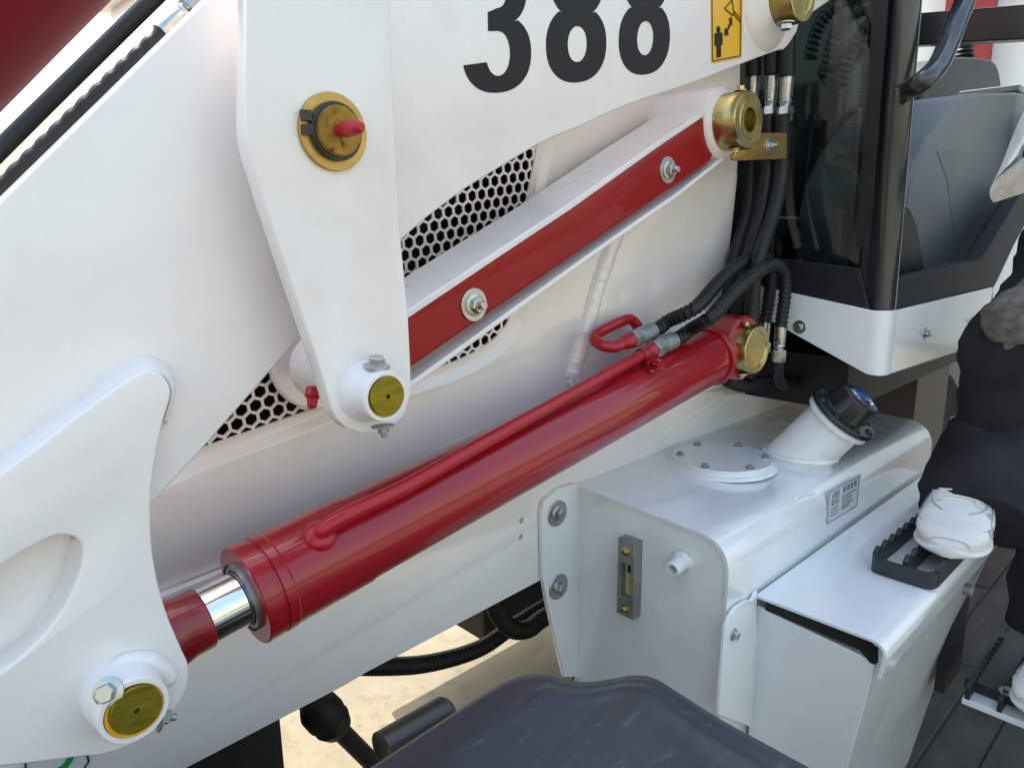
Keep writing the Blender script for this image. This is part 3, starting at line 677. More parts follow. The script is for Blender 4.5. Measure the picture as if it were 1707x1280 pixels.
# lower hose bundle under the cylinder's rear eye
hose('hydraulic_hose', [at(1210, 632, 'y', .66), at(1240, 642, 'y', .65), at(1290, 636, 'y', .64), at(1340, 628, 'y', .66), at(1400, 610, 'y', .70)], .013)
hose('hydraulic_hose', [at(1298, 592, 'y', .58), at(1298, 630, 'y', .585), at(1310, 642, 'y', .60), at(1340, 630, 'y', .62), at(1390, 604, 'y', .66)], .0095, None)
b = MB(); b.box(at(1232, 470, 'y', .70)+Vector((0, .02, -.06)), UX*.012, UY*.03, UZ*.10)
b.build('hose_tray', M_DARK, L)
for k, (x, yy) in enumerate([(1228, .66), (1242, .65), (1256, .64)]):
    yy = at(x, 500, 'x', 1.212).y
    hose('hydraulic_hose', [at(x+3, 430, 'y', yy), at(x, 500, 'y', yy), at(x-2, 560, 'y', yy), at(x-6, 630, 'y', yy)], .0115)
# hoses along the top edge of the arm
ht = hose('hydraulic_hose', [at(-880, 1195, 'y', .585), at(-400, 720, 'y', .60), at(-120, 440, 'y', .60), at(0, 318, 'y', .60), at(150, 171, 'y', .60), at(272, 56, 'y', .60), at(300, 34, 'y', .60)], .0060, (.0135, .15))
ferrule(at(268, 56, 'y', .60), at(300, 26, 'y', .60)-at(268, 56, 'y', .60), .0070, .045, M_STEEL, ht)
hose('hydraulic_hose', [at(310, 22, 'y', .60), at(345, -14, 'y', .60), at(480, -150, 'y', .60)], .0060, (.0135, .15))
hose('hydraulic_hose', [at(-800, 1040, 'y', .68), at(-400, 645, 'y', .68), at(-120, 370, 'y', .68), at(0, 250, 'y', .68), at(140, 112, 'y', .68), at(265, -10, 'y', .68), at(400, -140, 'y', .68)], .0068, None)
# hose and drive line under the machine
hose('hydraulic_hose', [at(500, 1105, 'y', 1.0), at(640, 1110, 'y', 1.0), at(720, 1104, 'y', 1.0), at(800, 1080, 'y', 1.0), at(860, 1040, 'y', 1.0), at(940, 990, 'y', 1.0)], .016)
hose('hydraulic_hose', [at(820, 960, 'y', .95), at(826, 1010, 'y', .95), at(850, 1046, 'y', .95), at(880, 1048, 'y', .95), at(905, 1030, 'y', .95), at(960, 1000, 'y', .95)], .018)
ds0, ds1 = at(508, 1158, 'y', 1.05), at(616, 1266, 'y', 1.05); dd = (ds1-ds0).normalized()
b = MB(); b.lathe(ds0-dd*.3, dd, [(0, .020), (.30, .020), (.31, .022), (.325, .022), (.33, .028), (.345, .036), (.37, .037), (.378, .031), (.39, .035), (.41, .028), (.42, .017), (.6, .017)], 24); b.build('drive_shaft', M_DARK, L, 30)
b = MB(); b.box(at(760, 1000, 'y', 1.25)+Vector((.45, .25, .02)), UX*.40, UY*.30, UZ*.14); b.build('transmission', M_DARK, L, 30, .01)
b = MB(); b.box(Vector((-.36, 1.25, .80)), UX*.72, UY*.42, UZ*.30); b.build('front_frame', M_DARK, L, 30, .02)
b = MB(); b.box(at(390, 1230, 'y', 1.15)+Vector((-.10, .2, -.02)), UX*.13, UY*.35, UZ*.18); b.build('front_axle', M_DARK, L, 30, .02)
b = MB(); b.lathe(Vector((.10, 2.15, .44)), Y_OUT, [(0, .22), (.0, .40), (.03, .435), (.05, .44), (.30, .44), (.32, .43), (.35, .40), (.35, .22)], 40, (True, True)); b.build('front_wheel', M_RUBBER, L, 30)

# ---- hydraulic tank ----------------------------------------------------
tx0, tx1 = .822, 1.66; ty0, ty1 = .446, Y_RAIL; tz = ZC-.405; tb = ZC-.86; tz_o = tz-.012
prof = rounded([Vector((tx0, ty1, tz)), Vector((tx0, ty0, tz_o)), Vector((tx0, ty0+.004, tb)), Vector((tx0, ty1, tb))], [0, .050, .02, 0], 8)
inner = []
cy_, cz_ = sum(p.y for p in prof)/len(prof), sum(p.z for p in prof)/len(prof)
for p in prof:
    q = Vector((p.x, p.y+(.004 if p.y < cy_ else 0), p.z+(-.004 if p.z > cz_ else .004))); inner.append(q)
b = MB(); b.rings([[Vector((.008+tx0, p.y, p.z)) for p in inner], [Vector((tx0, p.y, p.z)) for p in inner], [Vector((tx0, p.y, p.z)) for p in prof], [Vector((tx1-.02, p.y, p.z)) for p in prof], [Vector((tx1, cy_+(p.y-cy_)*.94, cz_+(p.z-cz_)*.96)) for p in prof]], (False, True))
tank = b.build('hydraulic_tank', M_TANK, L, 40)
b = MB(); b.prism([Vector((tx0+.004, p.y, p.z)) for p in inner], (.003, 0, 0)); b.build('front_plate', M_TANK, tank)
xf = tx0+.004
fl_px = [(903, 858), (907, 836), (930, 816), (958, 806), (968, 812), (970, 1128), (941, 1128), (912, 1003), (905, 962)]
plate('mounting_flange', PY(fl_px, Y_RAIL-.009), [], (0, .008, 0), M_TANK, tank, .001)
bolt(tank, ME_WBOLT, at(928, 855, 'y', Y_RAIL-.009), (0, -1, 0), .0098, spin=.5); bolt(tank, ME_WBOLT, at(930, 977, 'y', Y_RAIL-.009), (0, -1, 0), .0098, spin=.1)
# sight gauge
gx = xf-.020
def gp(px, py, off=0): return at(px, py, 'x', gx+off)
g0, g1, g2 = at(1030, 896, 'x', gx), at(1058, 905, 'x', gx), at(1030, 1022, 'x', gx)
gy0, gy1, gz0, gz1 = g1.y, g0.y, g2.z, g0.z
def gbox(y0, y1, z0, z1, x0, x1): return [Vector((x0, y0, z0)), Vector((x0, y1, z0)), Vector((x0, y1, z1)), Vector((x0, y0, z1))], (x1-x0, 0, 0)
gw = (gy1-gy0); gh = gz1-gz0
fr_ = [Vector((gx, gy0, gz0)), Vector((gx, gy1, gz0)), Vector((gx, gy1, gz1)), Vector((gx, gy0, gz1))]
wn = [Vector((gx, gy0+gw*f_, gz0+gh*h_)) for f_, h_ in [(.22, .25), (.78, .25), (.78, .70), (.22, .70)]]
gauge = plate('sight_gauge', fr_, [wn], (.020, 0, 0), M_DULL, tank, .0012)
b = MB(); b.box(Vector((gx+.013, (gy0+gy1)/2, gz0+gh*.48)), UX*.001, UY*gw*.3, UZ*gh*.24); b.build('gauge_scale', mat('gauge_back', (.55, .53, .40), .4, coat=1), tank)
b = MB(); b.box(Vector((gx+.011, gy0+gw*.42, gz0+gh*.41)), UX*.0008, UY*gw*.16, UZ*gh*.13); b.build('oil_level', mat('oil', (.62, .48, .02), .2, coat=1), tank)
b = MB(); b.box(Vector((gx+.011, gy0+gw*.45, gz0+gh*.60)), UX*.0008, UY*gw*.18, UZ*gh*.05); b.build('gauge_float', M_DARK, tank)
for h_ in (.86, .10): bolt(tank, ME_BOLT, Vector((gx, gy0+gw*.5, gz0+gh*h_)), (-1, 0, 0), .0048, spin=.2, m=M_GOLD)
# breather nipple
bn = at(1138, 935, 'x', xf)
b = MB(); b.lathe(bn, (-1, -.05, -.1), [(0, .016), (.003, .015), (.006, .0115), (.026, .0110), (.028, .0095), (.028, .0068), (.012, .0066), (.012, 0)], 28, (False, False)); b.build('breather_nipple', M_TANK, tank, 30)
b = MB(); b.lathe(bn+Vector((-.014, -.0007, -.0014)), (-1, -.05, -.1), [(0, .0066), (.002, 0)], 20, (False, False)); b.build('nipple_bore', M_DARK, tank)
# manhole cover
mc = at(1204, 757, 'z', -.405+.012); rm = (at(1288, 757, 'z', -.393)-at(1120, 757, 'z', -.393)).length/2*1.0
ra, rb_ = (at(1120, 752, 'z', -.393)-mc).length, (at(1204, 793, 'z', -.393)-mc).length
rm = (ra+rb_)/2*.84
b = MB(); b.lathe(Vector((mc.x, mc.y, tz-.006)), UZ, [(0, rm*1.10), (.004, rm*1.07), (.0065, rm*1.01), (.0105, rm*1.0), (.0107, rm*.985), (.0113, rm*.985), (.0115, rm), (.0140, rm), (.0148, rm*.99), (.0148, 0)], 64, (False, False)); b.build('manhole_cover', M_TANK, tank, 30)
for k in range(6):
    a = R(8+60*k); bolt(tank, ME_BOLT, Vector((mc.x+math.cos(a)*rm*.86, mc.y+math.sin(a)*rm*.86, tz+.0088)), UZ, .0047, spin=k, m=M_DULL)
# filler neck and cap
na = Vector((.10, -.60, .80)).normalized()
_k = (at(1402, 693, 'y', 1.0).z-ZC); fc = at(1402, 693, 'y', (-.405+.080)/_k)
nb = fc - na*((fc.z-tz+.01)/na.z)
ln = (fc-nb).length
b = MB(); b.lathe(nb, na, [(-.02, .051), (ln*.3, .049), (ln-.012, .0485), (ln-.010, .057), (ln-.002, .057), (ln, .055)], 56); b.build('filler_neck', M_TANK, tank, 30)
bead('weld_bead', [Vector((p.x, p.y, tz+.002)) for p in [nb+ (Vector((math.cos(R(t)), math.sin(R(t))*1.25, 0))*.050)+Vector((0, -.006, 0)) for t in range(0, 360, 24)]], .0042, tank, M_TANK, 4, 21, True)
u_ = na.orthogonal().normalized(); v_ = na.cross(u_)
b = MB()
def lob(d, r0, amp, n=96, k=6): return [fc+na*d+(u_*math.cos(2*math.pi*q/n)+v_*math.sin(2*math.pi*q/n))*(r0+amp*math.cos(k*2*math.pi*q/n)) for q in range(n)]
b.rings([lob(0, .057, 0), lob(.0025, .0605, 0), lob(.007, .0605, 0), lob(.010, .058, 0), lob(.0105, .050, 0), lob(.012, .040, .0), lob(.014, .0375, .0012), lob(.040, .0355, .0012), lob(.046, .033, .001), lob(.048, .028, 0), lob(.049, .021, 0)]); b.build('filler_cap', M_BLACK, tank, 40)
for k in range(8):
    a = 2*math.pi*k/8; p = fc+na*.010+(u_*math.cos(a)+v_*math.sin(a))*.050
    b = MB(); b.lathe(p, na, [(0, .0075), (.003, .007), (.005, .004), (.005, 0)], 10); b.build('cap_stud', M_BLACK, tank, 40)
b = MB(); b.lathe(fc+na*.049, na, [(-.001, .0225), (.001, .0225), (.002, .0205)], 40); b.build('cap_ring', M_CHROME, tank)
b = MB(); b.lathe(fc+na*.050, na, [(0, .0203), (.0018, .019), (.0026, .013), (.0028, 0)], 40); b.build('cap_badge', M_BLUE, tank, 60)
# printed label on the outer face
lab = [(1381, 819), (1435, 788), (1428, 843), (1377, 874)]
yl_ = ty0
O = at(*lab[3], 'y', yl_); du = at(*lab[2], 'y', yl_)-O; dv = at(*lab[0], 'y', yl_)-O
decal_quad(lab, 'y', yl_, (0, -.0008, 0), 'tank_label', M_PAPER, tank)
mk = MB(); O = O+Vector((0, -.0014, 0))
stroke(mk, [dpt(0.02, .02), dpt(.98, .02), dpt(.98, .98), dpt(.02, .98)], .0012, True)
stroke(mk, [dpt(.12, .52), dpt(.32, .52), dpt(.32, .80), dpt(.12, .80)], .0020, True); stroke(mk, [dpt(.14, .87), dpt(.34, .87)], .0020); stroke(mk, [dpt(.17, .60), dpt(.26, .60), dpt(.26, .72), dpt(.19, .72)], .0014, True)
for k in range(4):
    u0 = .48+k*.12
    stroke(mk, [dpt(u0, .74), dpt(u0, .90)], .0022); stroke(mk, [dpt(u0-.025, .85), dpt(u0+.055, .85)], .0014); stroke(mk, [dpt(u0+.04, .72), dpt(u0+.04, .90)], .0018); stroke(mk, [dpt(u0-.02, .77), dpt(u0+.06, .77)], .0014)
for v0, n in [(.60, 7), (.50, 5), (.40, 5), (.30, 6), (.22, 4)]:
    for k in range(n): stroke(mk, [dpt(.45+k*.068, v0), dpt(.45+k*.068+.04, v0)], .0022)
for v0 in (.40, .30, .20):
    for k in range(4): stroke(mk, [dpt(.10+k*.065, v0), dpt(.10+k*.065+.038, v0)], .0020)
mk.build('label_print', M_GREYINK, tank)
bead('weld_bead', [at(x, y, 'y', ty0) for x, y in [(1322, 832), (1334, 826), (1346, 824), (1358, 822)]], .0028, tank, M_TANK, 4, 3)

# ---- step box -------------------------------------------------------
sx0, sx1 = .893, 1.62; sy1, sy0 = ty0-.004, .262; sz = ZC-.517; TH = .005
lp_ = rounded([Vector((0, sy1, sz)), Vector((0, sy0, sz)), Vector((0, sy0+.006, sz-.052))], [0, .030, 0], 8)[:]
# first and last points are kept as sharp ends
lp_ = [Vector((0, sy1, sz))]+[p for p in lp_ if 1][1:]
n_ = len(lp_); lin = []
for i, p in enumerate(lp_):
    t = (lp_[min(i+1, n_-1)]-lp_[max(i-1, 0)]).normalized(); nn = Vector((0, -t.z, t.y)); nn = nn if (nn.y > 0 or nn.z < 0) else -nn
    lin.append(p+nn*TH)
b = MB(); b.prism([Vector((sx0, p.y, p.z)) for p in lp_]+[Vector((sx0, p.y, p.z)) for p in lin[::-1]], (sx1-sx0, 0, 0)); step = b.build('step_box', M_TANK, L, 40, .001)
sb = ZC-1.02
yb_ = at(1447, 1280, 'x', sx0+.006)
fy = sy0+.016
bx = [Vector((sx0+.006, sy1, sz-.016)), Vector((sx0+.006, fy+.014, sz-.020)), Vector((sx0+.006, fy, sz-.030)), Vector((sx0+.006, fy-.002, sz-.05))]
tap = .085
b = MB(); b.prism([Vector((sx0+.006, sy1, sz-.020)), Vector((sx0+.006, fy, sz-.034)), Vector((sx0+.006, fy+tap*.55, sb+.1)), Vector((sx0+.006, sy1, sb+.1))], (.006, 0, 0)); b.build('front_plate', M_TANK, step, 30, .001)
b = MB(); b.prism([Vector((sx0+.004, sy1-.014, sz-.006)), Vector((sx0+.004, sy0+.030, sz-.006)), Vector((sx0+.004, sy0+.018, sz-.018)), Vector((sx0+.004, sy0+.016, sz-.036)), Vector((sx0+.004, sy0+.022, sz-.036)), Vector((sx0+.004, sy0+.036, sz-.024)), Vector((sx0+.004, sy1-.014, sz-.020))], (.012, 0, 0)); b.build('rubber_seal', M_RUBBER, step)
b = MB(); b.prism([Vector((sx0+.012, fy+.003, sz-.01)), Vector((sx0+.012, fy+tap*.62, sb+.05)), Vector((1.30, fy+tap*.62, sb+.05)), Vector((1.50, fy+.05, sz-.26)), Vector((1.60, fy+.003, sz-.01))], (0, .006, 0)); b.build('side_plate', M_TANK, step, 30, .001)
plate('mounting_flange', PY(rounded([Vector((1262, 985, 0)), Vector((1243, 1001, 0)), Vector((1212, 1032, 0)), Vector((1196, 1190, 0)), Vector((1262, 1215, 0))], [0, 8, 16, 0, 0], 5) and [(1262, 985), (1254, 1000), (1243, 1002), (1228, 1012), (1216, 1026), (1209, 1045), (1197, 1190), (1262, 1215)], ty0-.007), [], (0, .005, 0), M_TANK, step, .001)
bolt(step, ME_BOLT, at(1223, 1057, 'y', ty0-.007), (0, -1, 0), .0060)
b = MB(); b.lathe(at(1619, 984, 'y', sy0+.004), Y_OUT, [(-.01, .010), (.002, .010), (.003, .008), (.003, 0)], 20); b.build('lid_plug', M_DULL, step)
# tread on the lid: black frame, serrated top
t0, t1, t2 = at(1454, 950, 'z', -.517), at(1548, 990, 'z', -.517), at(1528, 872, 'z', -.517)
tl = Vector((t2.x-t0.x, 0, 0)).length+.20; ty_l, ty_r = t0.y, t1.y; txf = (t0.x+t1.x)/2
def serr_bar(mb, a, d, ln, wd, h, teeth):
    d = Vector(d).normalized(); s_ = d.cross(UZ).normalized()*wd/2; n = teeth*6
    top = []
    for k in range(n+1):
        ph = (k % 6); top.append(a+d*(ln*k/n)+UZ*(h+(0, .004, .006, .006, .004, 0)[ph]))
    mb.prism([p-s_ for p in [a]+top+[a+d*ln]], s_*2)
b = MB(); hB_ = .024; bw = .006
base = Vector((txf, 0, sz+.001))
for yy in (ty_l+.0005, (ty_l+ty_r)/2, ty_r-.0005): serr_bar(b, Vector((txf+.016, yy, sz+.0012)), UX, tl-.032, bw+.0007, hB_+.001, 13)
cor = rounded([Vector((txf, ty_l+.003, sz+.001)), Vector((txf, ty_r-.003, sz+.001)), Vector((txf+tl, ty_r-.003, sz+.001)), Vector((txf+tl, ty_l+.003, sz+.001))], .018, 5)
inn = rounded([Vector((txf+.006, ty_l-.003, sz+.001)), Vector((txf+.006, ty_r+.003, sz+.001)), Vector((txf+tl-.006, ty_r+.003, sz+.001)), Vector((txf+tl-.006, ty_l-.003, sz+.001))], .014, 5)
b.rings([inn, cor, [p+UZ*.024 for p in cor], [p+UZ*.024 for p in inn], inn], (False, False))
tread = b.build('step_tread', M_TREAD, step, 30)
for yy in (.27, .73):
    bolt(step, ME_BOLT, Vector((txf+.014, ty_l+(ty_r-ty_l)*yy, sz+.001)), UZ, .0065, 'bolt', m=M_DULL)
# lower step
lz = ZC-.80
def low(px, py): return at(px, py, 'z', -.80)
l0, l1 = low(1582, 1152), low(1694, 1196)
lx = l0.x
lower = plate('lower_step', [Vector((lx-.002, .262, lz)), Vector((lx-.002, .04, lz)), Vector((lx+.24, .04, lz)), Vector((lx+.24, .262, lz))], [], (0, 0, -.012), M_TANK, L, .0015)
b = MB()
for yy in (.255, .208, .160, .112): serr_bar(b, Vector((lx-.004, yy, lz+.001)), UX, .22, .007, .022, 10)
b.box(Vector((lx+.131, .155, lz+.012)), UX*.105, UY*.112, UZ*.009)
b.build('step_tread', M_TREAD, lower, 30)
bolt(lower, ME_WBOLT, Vector((lx+.030, .205, lz+.023)), UZ, .0062, m=M_STEEL)
b = MB(); b.box(Vector((lx+.10, .31, lz+.12)), UX*.05, UY*.008, UZ*.16); b.build('step_hanger', M_DARK, lower)

# ---- fender in the foreground -----------------------------------------
fz = ZC-.410
def fz_at(px, py): return at(px, py, 'z', -.410)
edge = [Vector((-.62, .447, fz)), Vector((-.10, .446, fz)), fz_at(470, 1352), fz_at(590, 1281), fz_at(700, 1212), fz_at(800, 1150), fz_at(850, 1123), fz_at(882, 1114), fz_at(915, 1114), fz_at(950, 1122), fz_at(980, 1126), fz_at(1020, 1122), fz_at(1060, 1116), fz_at(1095, 1121), fz_at(1140, 1147), fz_at(1200, 1183), fz_at(1290, 1231), fz_at(1390, 1285), fz_at(1500, 1340), Vector((.50, .02, fz)), Vector((.40, -.06, fz)), Vector((-.62, -.06, fz))]
edge = catmull(edge, 5, True); fc_ = Vector((.12, .20, fz)); NR = 26
def frow(t):
    out = []
    for k, e in enumerate(edge):
        p = fc_.lerp(e, t); g = (p-e).length
        z = .006*(1-math.exp(-(g/.06)**2)) - .010*max(0, 1-g/.012)**2 - .5*max(0, -.05-p.x)**2*1.6
        z += .0045*math.exp(-((g-.040)/.009)**2)*(1 if p.x > .30 and p.y < .40 else .15)
        z += .0020*noise.noise((p.x*6, p.y*7, 2))
        out.append(Vector((p.x, p.y, fz+z)))
    return out
ts = [0.02+.98*(k/NR)**.6 for k in range(NR+1)]
rows = [frow(t) for t in ts]
last = rows[-1]
rows.append([p+Vector((0, 0, -.006)) for p in last]); rows.append([fc_.lerp(p, .992)+Vector((0, 0, p.z-fz-.012)) for p in last]); rows.append([fc_.lerp(p, .97)+Vector((0, 0, p.z-fz-.008)) for p in last])
b = MB(); b.rings(rows, (True, False)); fender = b.build('fender', M_FENDER, L, 70)
b = MB(); c0 = at(742, 1178, 'y', .55)
b.lathe(at(634, 1252, 'y', .50), UX, [(0, .012), (.002, .017), (.075, .017), (.08, .014)], 36); b.build('fender_mount', mat('brown_plastic', (.035, .030, .022), .4, coat=.3), L, 30)
# front wheel under the fender
b = MB(); b.lathe(Vector((.10, .44, .44)), Y_OUT, [(0, .20), (.0, .40), (.03, .435), (.05, .44), (.30, .44), (.32, .43), (.35, .40), (.35, .22)], 48, (True, True)); wh = b.build('front_wheel', M_RUBBER, L, 30)
b = MB(); b.lathe(Vector((.10, .09, .44)), Y_OUT, [(-.05, .22), (.005, .22), (.005, .20), (-.04, .17), (-.04, 0)], 40, (False, False)); b.build('rim', M_TANK, wh)

# ---- cab ---------------------------------------------------------------
cx0, cy0 = 1.252, .420
cz = ZC-.146; czb = ZC-.252
ct = ZC+1.05
def fx(px, py, off=0): return at(px, py, 'x', cx0+off)
# folded white skirt: front piece, rounded corner, side piece
a_top, a_bot = fx(1312, 488), fx(1376, 586); side_t, side_b = at(1655, 480, 'y', cy0), at(1641, 571, 'y', cy0)
path_t, path_b = [], []
cr = .030
ztc, zbc = cz, czb
def sk(t_y, top):                                  # height along the front piece
    k = (t_y-(cy0+cr))/(a_top.y-(cy0+cr)); return (cz+(a_top.z-cz)*k) if top else (czb+(a_bot.z-czb)*(t_y-(cy0+cr))/(a_bot.y-(cy0+cr)))
yend = a_top.y+.06
pts2 = [(cx0, yend, sk(yend, 1), sk(yend, 0)), (cx0, cy0+cr, cz, czb)]
for k in range(1, 8):
    t = R(90*k/8); pts2.append((cx0+cr-cr*math.cos(t), cy0+cr-cr*math.sin(t), cz, czb-.002*math.sin(R(180*k/8))))
pts2 += [(cx0+cr, cy0, cz, czb), (side_b.x-.03, cy0, side_t.z, side_b.z), (side_b.x, cy0, side_t.z, side_b.z+.035), (side_t.x, cy0, side_t.z, side_t.z-.03)]
outer_ = [(Vector((x, y, zt)), Vector((x, y, zb))) for x, y, zt, zb in pts2]
def offs(i, d):
    a, c_ = Vector(pts2[max(i-1, 0)][:2]), Vector(pts2[min(i+1, len(pts2)-1)][:2]); t = (c_-a).normalized(); nn = Vector((-t.y, t.x)); return Vector((nn.x*d, nn.y*d, 0))
b = MB(); rings = []
for i, (p, q) in enumerate(outer_):
    o_ = offs(i, .006); rings.append([p, q, q+o_, p+o_])
b.rings(rings, (True, True)); cab = b.build('cab', M_TANK, L, 32, .0012)
# return lip on top
b = MB(); rings = []
for i, (p, q) in enumerate(outer_):
    o_ = offs(i, .010); o1 = offs(i, .001); rings.append([p+UZ*.0015+o1, p+UZ*.0005+o_, p-UZ*.003+o_, p-UZ*.003+o1])
b.rings(rings, (True, True)); b.build('skirt_lip', M_TANK, cab, 32)
bolt(cab, ME_WBOLT, fx(1333, 545), (-1, 0, 0), .0056); bolt(cab, ME_STUD, at(1543, 556, 'y', cy0), (0, -1, 0), .0058); bolt(cab, ME_STUD, at(1620, 535, 'y', cy0), (0, -1, 0), .0058)
# corner post and handrail
pb, pt = at(1470, 520, 'y', cy0+.028), at(1512, 0, 'y', cy0+.028)
pr = size(22, 1475, 300, 'y', cy0+.028)
pdir = (pt-pb).normalized(); ptop = pb+pdir*((ct-pb.z)/pdir.z)
b = MB(); b.tube([pb-UZ*.01, pb+(ptop-pb)*.3, pb+(ptop-pb)*.6, ptop], pr, 28); b.build('corner_post', M_POST, cab, 60)
b = MB(); b.tube([pb+Vector((-.012, .030, 0)), ptop+Vector((-.012, .030, 0))], pr*.75, 4); b.build('window_seal', M_RUBBER, cab)
hy = cy0-.005
hr = [at(1499, 160, 'y', cy0+.02), at(1513, 151, 'y', cy0+.008), at(1535, 138, 'y', hy-.02), at(1562, 112, 'y', hy-.03), at(1580, 75, 'y', hy-.03), at(1597, 30, 'y', hy-.03), at(1612, -10, 'y', hy-.03), at(1650, -160, 'y', hy-.03)]
b = MB(); b.tube(catmull(hr, 10), size(16, 1560, 100, 'y', hy), 20); b.build('handrail', M_POST, cab, 60)
# windscreen side pane with dark printed border
gl_px = [(1190, -300), (1490, -300), (1462, 40), (1444, 300), (1432, 488), (1318, 468), (1196, 440)]
xg = cx0+.012
pane = [at(x, y, 'x', xg) for x, y in gl_px]
b = MB(); b.prism(pane, (.004, 0, 0)); b.build('windscreen', M_GLASS, cab)
b = MB()
bl = [(1462, -100), (1512, -100), (1482, 300), (1462, 500), (1422, 496), (1413, 440), (1428, 300), (1448, 40), (1452, -100)]
b.prism([at(x, y, 'x', xg+.006) for x, y in bl], (.003, 0, 0)); b.build('glass_border', M_INK, cab)
b = MB(); b.prism([at(x, y, 'x', xg-.003) for x, y in [(1196, 425), (1300, 432), (1432, 447), (1450, 523), (1310, 492), (1196, 470)]], (.02, 0, 0)); b.build('lower_seal', M_RUBBER, cab, 30, .002)
# frit dots along the border
fr = MB()
for k in range(90):
    for q in range(4):
        f_ = k/90; px = 1443-34*f_ - 3.2*q + (1.6 if k % 2 else 0); py = -20+475*f_
        p = at(px, py, 'x', xg-.0004); s_ = .0012*(1-.15*q)
        fr.prism([p+Vector((0, -s_, 0)), p+Vector((0, 0, s_)), p+Vector((0, s_, 0)), p+Vector((0, 0, -s_))], (-.0003, 0, 0))
o = fr.build('frit_dots', M_INK, cab); o['kind'] = 'stuff'
# cab interior
b = MB(); b.box(Vector((1.80, 1.10, cz-.02)), UX*.54, UY*.66, UZ*.012); b.build('cab_floor', mat('floor_mat', (.035, .034, .033), .7, bump=.3, bscale=200), cab)
b = MB(); b.box(Vector((1.80, 1.10, ct)), UX*.60, UY*.74, UZ*.03); b.build('cab_roof', M_POST, cab, 30, .01)
for x_, y_ in ((1.28, 1.74), (1.80, 1.74), (2.32, 1.74), (2.32, .46)):
    b = MB(); b.box(Vector((x_, y_, ZC+.45)), UX*.03, UY*.03, UZ*.62); b.build('cab_pillar', M_POST, cab)
b = MB(); b.box(Vector((1.80, 1.75, ZC-.05)), UX*.54, UY*.012, UZ*.14); b.build('cab_wall', M_SEAT, cab)
wz0, wz1 = at(1395, 248, 'x', 2.33), at(1395, 186, 'x', 2.33)
b = MB(); b.box(Vector((2.33, 1.26, (wz0.z+ZC-.18)/2)), UX*.012, UY*.46, UZ*(wz0.z-ZC+.18)/2); b.build('cab_wall', M_SEAT, cab)
b = MB(); b.box(Vector((2.33, 1.26, (wz1.z+ct)/2)), UX*.012, UY*.46, UZ*(ct-wz1.z)/2); b.build('cab_wall', M_SEAT, cab)
b = MB(); b.box(Vector((2.335, wz0.y+.40, (wz0.z+wz1.z)/2)), UX*.012, UY*.34, UZ*.08); b.build('cab_wall', M_SEAT, cab)
b = MB(); b.box(Vector((1.80, 1.745, ZC+.62)), UX*.50, UY*.012, UZ*.42); b.build('cab_wall', M_SEAT, cab)
M_WRAP = mat('plastic_wrap', (.05, .052, .054), .16, coat=1, coat_r=.04, var=.4, vscale=9, bump=1.0, bscale=16, stretch=(1, 3, .7))
b = MB(); b.box(Vector((1.98, 1.02, ZC+.30)), UX*.06, UY*.22, UZ*.34); seat_ = b.build('driver_seat', M_WRAP, cab, 30, .04, 4)
b = MB(); b.box(Vector((1.80, 1.02, ZC-.04)), UX*.24, UY*.24, UZ*.06); b.build('seat_cushion', M_WRAP, cab, 30, .03, 3)
b = MB(); b.box(Vector((1.46, 1.15, ZC-.02)), UX*.10, UY*.30, UZ*.14); b.build('dashboard', M_SEAT, cab, 30, .02)
b = MB(); b.tube([Vector((1.50, 1.10, ZC)), Vector((1.58, 1.08, ZC+.20))], .02, 12); b.lathe(Vector((1.59, 1.078, ZC+.21)), (.4, 0, .9), [(-.01, .15), (0, .165), (.012, .17), (.02, .165), (.012, .15)], 40, (False, False)); b.build('steering_wheel', M_RUBBER, cab)
M_SHINY = mat('wrapped_conduit', (.10, .105, .11), .2, coat=1, var=.3, vscale=20)
for q in ([(1452, -10), (1400, 8), (1366, 42), (1350, 100)], [(1462, 8), (1420, 26), (1392, 62), (1376, 130)], [(1475, 28), (1444, 48), (1418, 86), (1404, 150)], [(1440, 60), (1412, 92), (1388, 112), (1366, 124)]):
    hose('flexible_conduit', [at(x, y, 'x', 1.55) for x, y in q], .013, (.012, .22), parent=cab, m=M_SHINY)
# far window bar, seat back, armrest console seen through the door opening
b = MB(); q0, q1 = at(1470, 55, 'x', 2.31), at(1760, 36, 'x', 2.31)
b.box((q0+q1)/2, (q1-q0)/2, UX*.02, UZ*size(26, 1600, 45, 'x', 2.31)); b.build('window_rail', M_POST, cab, 30, .006)
seat_px = [(1537, 250), (1532, 200), (1540, 140), (1552, 108), (1580, 96), (1640, 97), (1664, 112), (1668, 170), (1640, 250)]
b = MB(); b.prism(catmull(PY(seat_px, .80), 4, True), (0, .16, 0)); b.build('seat_back', M_SEAT, cab, 40, .012, 3)
b = MB(); b.lathe(at(1606, 98, 'y', .88), (.05, 0, 1), [(0, .028), (.008, .034), (.016, .026), (.024, .032), (.032, .025), (.040, .029), (.05, .022), (.07, .016)], 24); b.build('lever_gaiter', M_RUBBER, cab, 60)
con_px = [(1498, 470), (1500, 420), (1506, 365), (1518, 300), (1545, 235), (1574, 196), (1600, 163), (1616, 156), (1760, 152), (1790, 300), (1720, 470)]
cons = plate('side_console', rounded(PY(con_px, .53), .012, 4), [], (0, .22, 0), M_CONSOLE, cab, .010, 4)
b = MB(); b.box(at(1660, 157, 'y', .60), UX*.075, UY*.07, UZ*.008); b.build('console_lid', mat('console_lid', (.30, .33, .36), .45), cab, 30, .004)
plate('console_panel', rounded(PY([(1561, 250), (1600, 239), (1690, 240), (1740, 290), (1662, 348), (1632, 395), (1600, 436), (1589, 378), (1580, 305)], .5288), .010, 5), [], (0, .010, 0), M_CONSOLE, cab, .0011, 2)
